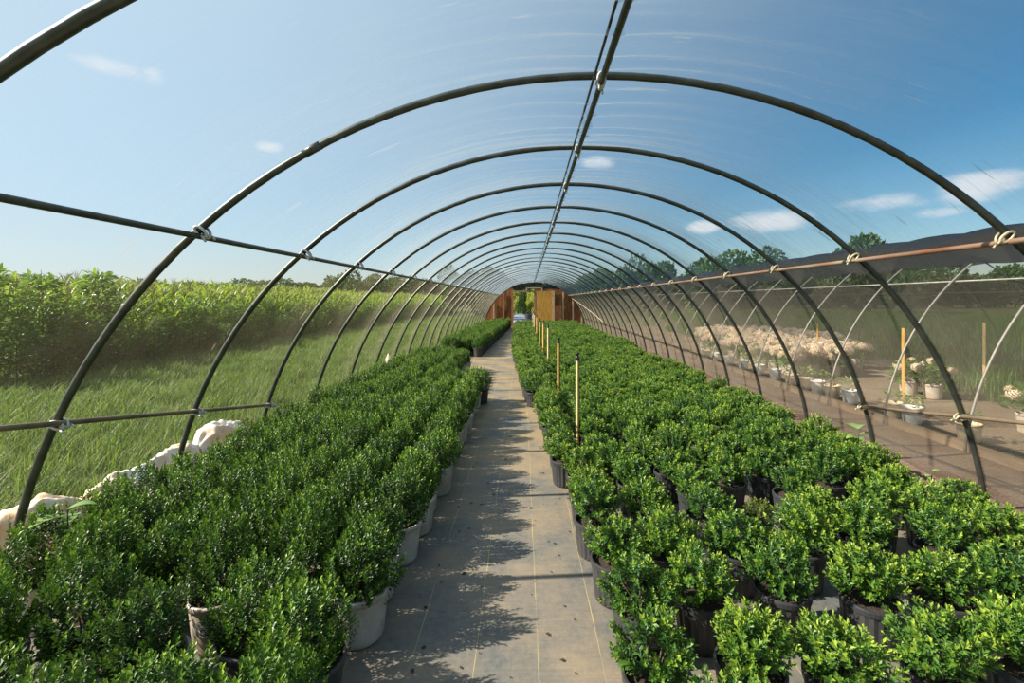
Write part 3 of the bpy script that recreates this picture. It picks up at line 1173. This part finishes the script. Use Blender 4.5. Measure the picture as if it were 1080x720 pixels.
# ------------------------------------------------------------------ bunched white film along the foot of the left wall
def bunch(y0_, y1_, r0, seed, label, x0=-3.34):
    g = np.random.default_rng(seed)
    n, k = int((y1_ - y0_) / .018), 44
    Y = np.linspace(y0_, y1_, n + 1)
    Q = np.linspace(0, 2 * PI, k, endpoint=False)
    YY, QQ = np.meshgrid(Y, Q, indexing='ij')
    e = np.clip(np.minimum(YY - y0_, y1_ - YY) / .22, 0, 1) ** .5
    ph = g.random(12) * 6
    w1 = QQ * 2 + 1.3 * np.sin(YY * 4.1 + ph[5])
    fold = (1 - np.abs(np.sin(YY * 6.0 + 1.9 * np.sin(w1) + ph[1]))) ** 1.2 + .7 * (1 - np.abs(np.sin(YY * 13.0 + 2.6 * np.sin(QQ * 2 + ph[6]) + ph[2]))) + .35 * (1 - np.abs(np.sin(YY * 29.0 + 3.0 * np.sin(QQ * 3 + ph[10]) + ph[11])))
    long_ = np.sin(5 * QQ + 3.0 * np.sin(YY * 2.2 + ph[3]) + ph[7]) + .5 * np.sin(9 * QQ - 5 * YY + ph[8])
    rad = r0 * (.82 + .14 * np.sin(YY * 4.3 + ph[0]) + .17 * fold + .05 * long_ + .012 * np.sin(31 * YY + 7 * QQ + ph[9]))
    rad = rad * (.30 + .70 * e)
    X = x0 + np.cos(QQ) * rad * .75 + .06 * np.sin(YY * 3 + ph[5])
    Z = np.maximum(r0 * .90 + np.sin(QQ) * rad, 0.0)
    V = np.stack([X, YY, Z], -1).reshape(-1, 3)
    i = np.arange(n)[:, None] * k + np.arange(k)[None, :]
    j = np.arange(n)[:, None] * k + ((np.arange(k) + 1) % k)[None, :]
    F = np.stack([i, j, j + k, i + k], -1).reshape(-1, 4)
    o = obj('bunched_film', np_mesh('bunched_film', V, F, True), M_SHEET)
    return tag(o, label, 'plastic sheet', 'bunched white film along the left wall')


bunch(1.5, 2.72, .185, 1, 'white bunched plastic film outside the left wall, nearest bundle')
bunch(2.74, 3.42, .205, 2, 'white bunched plastic film outside the left wall, second bundle with a raised fold')
bunch(3.45, 4.72, .185, 3, 'white bunched plastic film outside the left wall, low middle bundle')
bunch(4.74, 5.5, .205, 4, 'orange stained bunched plastic film, farthest bundle outside the left wall')
# a scrap of white plastic further along
mb = MB()
mb.add([(0, 0, 0), (.05, .02, .0), (.07, .0, .14), (.02, .03, .25), (-.03, .0, .12), (.03, -.03, .1)], [(0, 1, 2, 5), (5, 2, 3, 4), (0, 5, 4), (1, 0, 4, 3), (1, 3, 2)])
o = mb.build('plastic_scrap', M_SHEET, None, (-2.86, 9.4, .42))
mb = MB()
mb.tube([(.03, 0, -.42), (.03, 0, .1)], .008, 6)
mb.build('stick', M_STEM, o)
tag(o, 'small white plastic scrap on a stick by the left wall', 'plastic scrap')

# ------------------------------------------------------------------ grass strip on the left
def blades_mesh(name, seed, n, rad, h0, h1, wdt, bend=.5, seg=3):
    g = np.random.default_rng(seed)
    V, F, T = [], [], []
    for i in range(n):
        a, rr = g.random() * 2 * PI, rad * math.sqrt(g.random())
        x, y = rr * math.cos(a), rr * math.sin(a)
        h = h0 + (h1 - h0) * g.random()
        b = g.random() * 2 * PI
        bx, by = math.cos(b), math.sin(b)
        sx, sy = -by, bx
        bd = bend * g.random() * h
        base = len(V)
        for k in range(seg + 1):
            q = k / seg
            wd = wdt * (1 - q) ** .7 * .5 + .0006
            cx, cy, cz = x + bx * bd * q * q, y + by * bd * q * q, h * (q - .25 * q * q * bend)
            V += [(cx + sx * wd, cy + sy * wd, cz), (cx - sx * wd, cy - sy * wd, cz)]
        tt = g.random()
        for k in range(seg):
            F.append((base + 2 * k, base + 2 * k + 1, base + 2 * k + 3, base + 2 * k + 2))
            T.append(min(1, tt * .7 + .3 * k / seg))
    return np_mesh(name, V, F, False, {'tint': T})


def hidden_source(o):
    return o


gt = []
pts = []
g2 = np.random.default_rng(5)
# near, tall, loose grass and farther mown-looking strip, all one grass object; the three source tufts stand among it
for i in range(3):
    me = blades_mesh('grass_tuft', 40 + i, 42, .14, .10, .30, .008, .9)
    o = obj('grass_tuft', me, M_GRASS, None, (-4.2 - i * .7, 3.0 + i * .4, -.02))
    tag(o, 'tuft of long grass outside the left wall', 'grass', 'grass tufts outside the left wall')
    gt.append([o])
n = 9500
yy = 1.0 + 47 * g2.random(n) ** 1.35
xx = -3.62 - 7.4 * g2.random(n)
pts = np.stack([xx, yy, np.full(n, -.02)], 1)
pts = np.array([p for p in pts if -60 < 557 + 490 * p[0] / p[1] < 620])
scatter('grass', pts, gt, 'sunlit grass strip between the hoop house and the corn field', 51, .35, 1.5)

# ------------------------------------------------------------------ corn field
def corn_variant(seed):
    g = np.random.default_rng(seed)
    h = 2.25 + .25 * g.random()
    st = MB()
    st.tube([(0, 0, -.05), (.01, 0, h * .5), (.0, .01, h * .86)], [.014, .012, .006], 5)
    V, F, T = [], [], []
    nl = 13
    for i in range(nl):
        z = .25 + (h * .86 - .3) * (i / (nl - 1))
        a = (i % 2) * PI + g.normal(0, .5) + seed
        L = .60 + .30 * math.sin(PI * min(1, (i + 2) / nl)) * (0.8 + .4 * g.random())
        up = 1.22 - .35 * g.random() + (.12 if i > nl - 5 else 0)
        seg = 6
        b = len(V)
        for k in range(seg + 1):
            q = k / seg
            r = L * (q * math.cos(up) + .25 * q * q)
            zz = z + L * (q * math.sin(up) - (.70 if i < nl - 6 else .30) * q * q)
            wd = .038 * math.sin(PI * (.12 + .88 * q)) ** .7 + .001
            sx, sy = -math.sin(a), math.cos(a)
            V += [(r * math.cos(a) + sx * wd, r * math.sin(a) + sy * wd, zz + .015), (r * math.cos(a), r * math.sin(a), zz), (r * math.cos(a) - sx * wd, r * math.sin(a) - sy * wd, zz + .015)]
        for k in range(seg):
            c = b + 3 * k
            F += [(c, c + 1, c + 4, c + 3), (c + 1, c + 2, c + 5, c + 4)]
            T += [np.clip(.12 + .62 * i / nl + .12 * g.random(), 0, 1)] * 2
    leaves = np_mesh('leaf_blades', V, F, True, {'tint': T})
    ts = MB()
    for i in range(7):
        a = i * 2.4
        ts.tube([(0, 0, h * .84), (.05 * math.cos(a), .05 * math.sin(a), h * .94), (.11 * math.cos(a) * (i > 0), .11 * math.sin(a) * (i > 0), h * (1.0 if i == 0 else .985))], [.006, .005, .002], 4)
    tm_ = ts.mesh('tassel')
    at = tm_.attributes.new('tint', 'FLOAT', 'FACE')
    at.data.foreach_set('value', list(np.full(len(tm_.polygons), .5)))
    return st.mesh('stalk'), leaves, tm_


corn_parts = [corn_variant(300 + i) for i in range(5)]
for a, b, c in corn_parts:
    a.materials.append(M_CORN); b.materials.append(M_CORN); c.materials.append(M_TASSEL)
    at = a.attributes.new('tint', 'FLOAT', 'FACE')
    at.data.foreach_set('value', list(np.full(len(a.polygons), .3)))
g3 = random.Random(9)
corn_pts = []
for row in range(9):
    x = -11.45 - .76 * row
    y = 3.0
    while y < 75:
        px, py = proj(x, y, 2.3)
        if -40 < px < 560:
            corn_pts.append((row, x + g3.gauss(0, .05), y))
        y += .21 * g3.uniform(.7, 1.4) * (1 if y < 30 else 1.6)
front = sorted([p for p in corn_pts if p[0] == 0], key=lambda p: p[2])[:130]
fs_ = set(id(p) for p in front)
csrc = []
for i, p in enumerate(front):
    a, b, c = corn_parts[i % 5]
    t = empty('corn_plant', (p[1], p[2], -.02), g3.uniform(0, 6.28))
    s = g3.uniform(.84, .97)
    t.scale = (s, s, s)
    ch = [obj('stalk', a, None, t), obj('leaf_blades', b, None, t), obj('tassel', c, None, t)]
    tag(t, 'tall green corn plant in the front row of the field beyond the grass', 'corn', 'front row of the corn field')
    if i < 5:
        csrc.append(ch)
scatter('corn_field', [(p[1], p[2], -.02) for p in corn_pts if id(p) not in fs_], csrc, 'dense corn rows standing behind the front row', 61, .90, 1.10)

# tall bushy weeds along the edge of the corn
def weed_mesh(seed, h, n, spread_, leaf):
    g = np.random.default_rng(seed)
    ns = 26
    P, D = [], []
    zz = g.random(n) ** .7
    a = g.random(n) * 2 * PI
    r = spread_ * np.sqrt(g.random(n)) * (1.0 - .55 * zz)
    P = np.stack([r * np.cos(a), r * np.sin(a), .08 + h * zz], 1)
    D = unit(np.stack([np.cos(a), np.sin(a), g.normal(.05, .35, n)], 1) + g.normal(0, .35, (n, 3)))
    Nn = unit(np.array([0, 0, 1.0]) + g.normal(0, .4, (n, 3)))
    Nn = unit(Nn - D * np.sum(Nn * D, -1, keepdims=True))
    L = leaf * (.6 + .8 * g.random(n))
    V, F = quads(P, D, Nn, L, L * .42, .15)
    return np_mesh('foliage', V, F, False, {'tint': np.clip(.15 + .5 * zz + .3 * g.random(n), 0, 1)})


wsrc = []
wme = [weed_mesh(400 + i, 1.25 + .28 * i, 620, .42, .13) for i in range(4)]
g4 = random.Random(13)
wpts = []
y = 3.2
while y < 60:
    for j in range(3):
        x = -10.35 - .36 * j + g4.gauss(0, .15)
        px, _ = proj(x, y, 1)
        if -60 < px < 540:
            wpts.append((x, y + g4.gauss(0, .15), -.02))
    y += .42 * (1 + y / 30)
near_w = sorted(wpts, key=lambda p: p[1])[:60]
nw = set(near_w)
for i, p in enumerate(near_w):
    o = empty('field_weed', p, g4.uniform(0, 6.28))
    s = g4.uniform(.42, .86)
    o.scale = (s, s, s)
    f = obj('foliage', wme[i % 4], M_WEED, o)
    mb_ = MB()
    if i < 4:
        mb_.tube([(0, 0, -.02), (.02, 0, .8), (0, .02, 1.2 + .25 * i)], [.012, .009, .004], 5)
        wme[i % 4]['stem'] = 1
        sm_ = mb_.mesh('stem')
        sm_.materials.append(M_STEM)
        wsrc.append([f])
        stems = globals().setdefault('STEMS', [])
        stems.append(sm_)
    obj('stem', STEMS[i % 4], None, o)
    tag(o, 'tall bushy green weed at the edge of the corn field', 'weed', 'weeds along the corn edge')
scatter('field_weeds', [p for p in wpts if p not in nw], wsrc, 'far bushy weeds along the corn edge', 71, .42, .80)
tall = []
for i, (x, y, s) in enumerate([(-10.9, 9.3, 1.30), (-10.9, 10.4, 1.25), (-11.0, 11.9, 1.33), (-10.9, 8.6, 1.2)]):
    o = empty('ragweed', (x, y, -.02), i)
    o.scale = (s, s, s)
    obj('foliage', weed_mesh(480 + i, 1.75, 700, .40, .13), M_WEED, o)
    obj('stem', STEMS[3], None, o)
    tag(o, ['tall branching weed standing above the corn, second from the left edge', 'tall branching weed above the corn, third from the left edge',
            'tall branching weed above the corn nearest the first left hoop', 'tall branching weed above the corn at the left edge'][i], 'weed')

# ------------------------------------------------------------------ neighbouring shade house on the right
NCX = 8.37
nb = empty('shade_house', (NCX, 0, 0))
tag(nb, 'neighbouring hoop house of pale pipes under black shade cloth', 'greenhouse')
NH = [Y0 + .25 + k * BAY for k in range(-1, 25)]
me_nh = hoop_mesh(R, 44, 0.0145, 8)
for y in NH:
    obj('hoop', me_nh, M_STEEL_L, nb, (0, y, 0))
for (x, z) in ((-PURL * 1.0, 2.00), (PURL * 1.02, 1.93), (0, None)):
    mb = MB()
    zz = arc_z(x, R - .035)
    if z is not None:
        zz = z
        x = math.copysign(math.sqrt((R - .034) ** 2 - (z - ZC) ** 2), x)
    mb.tube([(x, NH[0], zz), (x, NH[-1], zz)], .013, 8)
    mb.build('purlin' if x else 'ridge_pipe', M_STEEL_L, nb)
mb = MB()
mb.box(-3.36, -3.32, NH[0], NH[-1], 0.0, .115)
mb.build('side_board', M_WOOD_GREY, nb)
mb = MB()
mb.box(3.32, 3.36, NH[0], NH[-1], 0.0, .115)
mb.build('side_board', M_WOOD_GREY, nb)
t0 = math.acos(860 * u / R)
t1 = PI - math.acos(690 * u / R)
V, F = [], []
n, nt = 200, 26
Yc = np.linspace(NH[0] - .2, NH[-1] + .2, n + 1)
for yv in Yc:
    fr = ((yv - NH[0]) / BAY) % 1.0
    for tt in np.linspace(t0, t1, nt + 1):
        rr = R + .024 - .045 * math.sin(PI * fr) ** 1.2
        V.append((-rr * math.cos(tt), yv, ZC + rr * math.sin(tt)))
i = np.arange(n)[:, None] * (nt + 1) + np.arange(nt)[None, :]
F = np.stack([i, i + 1, i + nt + 2, i + nt + 1], -1).reshape(-1, 4)
obj('shade_cloth', np_mesh('shade_cloth', V, F, True), M_CLOTH, nb)
V = []
for yv in Yc:
    fr = ((yv - NH[0]) / BAY) % 1.0
    for tt in np.linspace(PI - math.acos(900 * u / R), PI - TH0 - .03, nt + 1):
        rr = R + .024 - .03 * math.sin(PI * fr) ** 1.2
        V.append((-rr * math.cos(tt), yv, ZC + rr * math.sin(tt)))
obj('side_netting', np_mesh('side_netting', V, F, True), M_NET, nb)


# ---- potted white mophead flowers in the shade house
def head_mesh(seed, r):
    g = np.random.default_rng(seed)
    n = 110
    k = np.arange(n) + .5
    ph = np.arccos(1 - 2 * k / n)
    th = PI * (1 + 5 ** .5) * k
    Nrm = np.stack([np.cos(th) * np.sin(ph), np.sin(th) * np.sin(ph), np.cos(ph)], 1)
    P = Nrm * r * (0.9 + .15 * g.random((n, 1))) * np.array([1, 1, .82])
    D = unit(np.cross(Nrm, g.normal(0, 1, (n, 3))))
    V, F = quads(P - D * r * .17, D, Nrm, np.full(n, r * .36), np.full(n, r * .36), .1)
    return np_mesh('flower_head', V, F, False, {'tint': np.clip(.3 + .6 * g.random(n), 0, 1)})


heads = [head_mesh(500 + i, .085) for i in range(3)]
for me in heads:
    me.materials.append(M_FLOWER)
hyd = weed_mesh(520, .34, 260, .26, .13)
hyd.materials.append(M_WEED)
me_pw = pot_mesh('pot', .145, .26, False); me_pw.materials.append(M_POTW)


def hydrangea(x, y, nheads, seed, label, group, pot=True, hs=1.0):
    g = random.Random(seed)
    t = empty('hydrangea', (x, y, 0), g.uniform(0, 6.28))
    tag(t, label, 'flowering shrub', group)
    obj('pot', me_pw, None, t)
    f = obj('foliage', hyd, None, t, (0, 0, .17))
    for k in range(nheads):
        a = k * 2.4 + g.uniform(-.4, .4)
        r = .06 + .20 * math.sqrt((k + .3) / max(1, nheads))
        h = obj('flower_head', heads[k % 3], None, t, (r * math.cos(a), r * math.sin(a), .64 - r * .5 + g.uniform(-.08, .08)))
        s = g.uniform(.75, 1.2) * hs
        h.scale = (s, s, s)
    return t


g5 = random.Random(17)
k = 0
for row in range(9):
    y = 10.6 + (row % 2) * .2
    while y < 19.5:
        x = 6.1 + .47 * row
        px, _ = proj(x, y, .5)
        if 738 < px < 915 and not (px > 885 and g5.random() < .5) and not (y > 17.0 and px < 760 and False):
            hydrangea(x + g5.gauss(0, .05), y + g5.gauss(0, .05), 9, 600 + k, 'shrub of creamy pink mophead flowers massed in the shade house', 'flowering shrubs massed in the shade house', hs=1.4)
            k += 1
        y += .50
print('hydrangeas', k)
for (x, y, nh, lab) in [(7.0, 8.55, 6, 'lone clump of cream mophead flowers right of the flower mass'), (7.15, 8.2, 4, 'low clump of cream mophead flowers beside the orange stake, shade house'),
                        (6.55, 6.05, 7, 'clump of large cream flowers at the right edge, shade house')]:
    hydrangea(x, y, nh, 900 + nh, lab, None)
# white and tan pots standing along the near side of the shade house
potpx = [(962, 432, 'w', 'white pot splashed with shade standing behind the sloping brace pipe'), (942, 424, 't', 'tan pot at the foot of the second pale hoop'), (1022, 458, 't', 'tan pot behind the foot of the second right hoop, nearest of its line'),
         (897, 416, 'w', 'white pot below the brace pipe beside the third dark hoop'), (878, 412, 't', 'tan pot under the brace pipe, third from its far end'), (863, 409, 'w', 'white pot under the brace pipe, second from its far end'), (850, 407, 't', 'tan pot under the far end of the brace pipe'),
         (835, 404, 't', 'tan pot just beyond the far end of the brace pipe'), (818, 400, 'w', 'large white pot between the fourth and fifth right hoops'), (801, 395, 'w', 'white pot with drooping leaves left of the large white pot'), (784, 390, 'w', 'white pot with a dark mark in the far pot line'),
         (768, 385, 'w', 'bright white pot beyond the marked pot'), (756, 381, 'w', 'bright white pot second beyond the marked pot'), (745, 378, 't', 'tan pot in the far pot line')]
for i, (px, py, c, lab) in enumerate(potpx):
    X = 5.42
    y = 490 * X / (px - 557)
    t = empty('plant_pot', (X, y, 0), i * 1.3)
    tag(t, lab, 'pot')
    if c == 'w':
        me = pot_mesh('pot', .125, .24, False); me.materials.append(M_LABELW)
    else:
        me = pot_mesh('pot', .125, .23, False); me.materials.append(M_POTT)
    obj('pot', me, None, t)
    so = soil_mesh(.112, .19); so.materials.append(M_SOIL)
    obj('soil', so, None, t)
    f = obj('foliage', weed_mesh(950 + i, .16, 40, .16, .08), M_WEEDP if i % 3 == 0 else M_WEED, t, (0, 0, .17))
# stakes in the shade house
for i, (px, pyt, X, lab) in enumerate([(952.5, 346, 6.6, 'orange wooden stake standing alone in the shade house'), (1038, 340, 8.6, 'thin pale stake in front of the green weeds, shade house'), (862, 341, 8.0, 'orange wooden stake behind the creamy flower mass')]):
    y = 490 * X / (px - 557)
    h = CAM_H - (pyt - 317) * y / 490
    t = stake(X, y, h, M_STAKE_O if i != 1 else M_STAKE, lab, False, .02, 'wooden_stake')
# ragged green growth on the floor of the shade house (right)
gw = []
for i in range(3):
    me = blades_mesh('weed_tuft', 70 + i, 34, .2, .25, .75, .014, .6)
    o = obj('weed_tuft', me, M_WEED, None, (9.6 + i * .5, 8.2 + i * .6, 0))
    tag(o, 'tuft of tall green weeds in the shade house', 'weed', 'weed tufts in the shade house')
    gw.append([o])
pts = [(x, y, 0) for x, y in zip(7.9 + 3.4 * g2.random(900), 6.2 + 22 * g2.random(900))]
scatter('weedy_growth', [p for p in pts if 700 < 557 + 490 * p[0] / p[1] < 1120 and not (10 < p[1] < 20 and p[0] < 10.4)], gw, 'tall green weeds growing across the shade house floor', 81, .6, 1.1)
pts = [(x, y, -.02) for x, y in zip(12.5 + 30 * g2.random(2600), 5 + 60 * g2.random(2600))]
scatter('field_growth', [p for p in pts if 620 < 557 + 490 * p[0] / p[1] < 1120], gw, 'rough olive growth in the field beyond the shade house', 82, .8, 1.5)

# ------------------------------------------------------------------ trees
def crown_mesh(seed, n, leaf, w_, h_, blobs=12):
    g = np.random.default_rng(seed)
    C = np.stack([g.normal(0, .34, blobs) * w_, g.normal(0, .34, blobs) * w_, (.26 + .62 * g.random(blobs)) * h_], 1)
    Rr = (.20 + .14 * g.random(blobs)) * w_
    b = g.integers(0, blobs, n)
    v = unit(g.normal(0, 1, (n, 3)))
    P = C[b] + v * (Rr[b][:, None]) * (.72 + .32 * g.random((n, 1))) * np.array([1, 1, .85])
    D = unit(v + g.normal(0, .7, (n, 3)))
    Nn = unit(v + g.normal(0, .5, (n, 3)))
    Nn = unit(Nn - D * np.sum(Nn * D, -1, keepdims=True))
    L = leaf * (.6 + .8 * g.random(n))
    V, F = quads(P, D, Nn, L, L * .7, .1)
    return np_mesh('crown', V, F, False, {'tint': np.clip(.2 + .5 * g.random(n), 0, 1)})


CR = [crown_mesh(700 + i, 5200, .075, 1.0, 1.0) for i in range(4)]
mb = MB()
mb.tube([(0, 0, -.02), (.01, 0, .3), (0, .01, .62)], [.035, .026, .01], 8)
me_trunk = mb.mesh('trunk')
me_trunk.materials.append(M_BARK)


def tree(px, pytop, wpx, dist, label, var, mat=M_TREE, name='tree', group=None, flat=1.0):
    x = (px - 557) / 490 * dist
    h = CAM_H + (317 - pytop) / 490 * dist
    wd = wpx / 490 * dist
    t = empty(name, (x, dist, -.02), var * 1.7)
    me = CR[var % 4]
    if mat is not M_TREE:
        me = me.copy()
        me.materials.clear()
    if len(me.materials) == 0:
        me.materials.append(mat)
    c = obj('crown', me, None, t)
    c.scale = (wd * .82, wd * .82, h * .96)
    k = obj('trunk', me_trunk, None, t)
    k.scale = (wd * .4, wd * .4, h * .9)
    return tag(t, label, 'tree', group)


tree(895, 249, 74, 70, 'round green tree rising above the shade cloth, at the right', 0)
tree(802, 263, 72, 70, 'leafy green tree above the shade cloth, between fourth and fifth right hoops', 1)
tree(762, 268, 62, 72, 'leafy green tree just left of the fourth right hoop', 2)
tree(692, 275, 46, 60, 'dark green tree behind the upper right film, middle one', 3)
tree(655, 281, 36, 60, 'dark tree behind the far hoops on the right', 0)
tree(628, 286, 34, 60, 'dark tree close above the far end on the right', 2)
tree(355, 286, 34, 75, 'rounded tree beyond the corn, between second and third left hoops', 1)
tree(392, 291, 32, 75, 'low tree beyond the corn right of the rounded tree', 2)
tree(487, 285, 36, 48, 'dark tree seen through the far left film', 3)
tree(517, 280, 34, 44, 'dark tree beside the left end of the end wall', 0)
tree(452, 293, 30, 70, 'low hazy tree beyond the far corn', 0)
# hedgerow line far off
g6 = random.Random(23)
px = -60
i = 0
while px < 640:
    if px < 130 or True:
        top = 296 + g6.uniform(-3, 3) + (4 if px < 180 else 0)
        tree(px, top, g6.uniform(38, 60), 120, 'distant hedgerow tree on the horizon behind the corn', i, group='hedgerow behind the corn')
    px += g6.uniform(26, 40)
    i += 1
px = 640
while px < 1180:
    tree(px, 284 + g6.uniform(-4, 4) if px > 900 else 290 + g6.uniform(-4, 4), g6.uniform(40, 62), 110, 'distant dark tree on the horizon behind the shade house', i, group='tree line behind the shade house')
    px += g6.uniform(22, 32)
    i += 1
# beyond the doorway
tree(550.5, 306.5, 9, 55, 'dark round evergreen framed by the open doorway', 1)
for i, (px, top, wpx, d) in enumerate([(543, 306, 13, 66), (560, 305, 14, 64), (567, 308, 13, 62), (535, 308, 13, 62), (556, 315, 14, 58), (546, 314, 14, 58)]):
    tree(px, top, wpx, d, 'sunlit yellow green bush beyond the open doorway', i, M_YFOL, 'bush', 'yellow green bushes beyond the doorway')
# black pots outside the door
for i, (x, y) in enumerate([(.02, 38), (.06, 40.5), (.0, 43.5)]):
    t = empty('nursery_pot', (x, y, 0))
    me = pot_mesh('pot', .3, .6, True); me.materials.append(M_POTB)
    obj('pot', me, None, t)
    so = soil_mesh(.27, .5); so.materials.append(M_SOIL)
    obj('soil', so, None, t)
    tag(t, 'dark pot standing beside the track beyond the doorway', 'pot', 'pots beside the outside track')

# bits of dead leaf and bark lying on the ground fabric
g7 = np.random.default_rng(77)
n = 150
P = np.stack([-.62 + .98 * g7.random(n), 1.8 + 8 * g7.random(n) ** 1.4, np.full(n, .004)], 1)
a = g7.random(n) * 2 * PI
D = np.stack([np.cos(a), np.sin(a), .1 * g7.random(n)], 1)
Nn = unit(np.array([0, 0, 1.0]) + g7.normal(0, .15, (n, 3)))
L = .012 + .028 * g7.random(n) ** 2
V, F = quads(P, unit(D), Nn, L, L * .6, .15)
o = obj('leaf_litter', np_mesh('leaf_litter', V, F, False), M_SOIL)
tag(o, 'bits of dry leaf and bark scattered on the path', None, None, 'stuff')
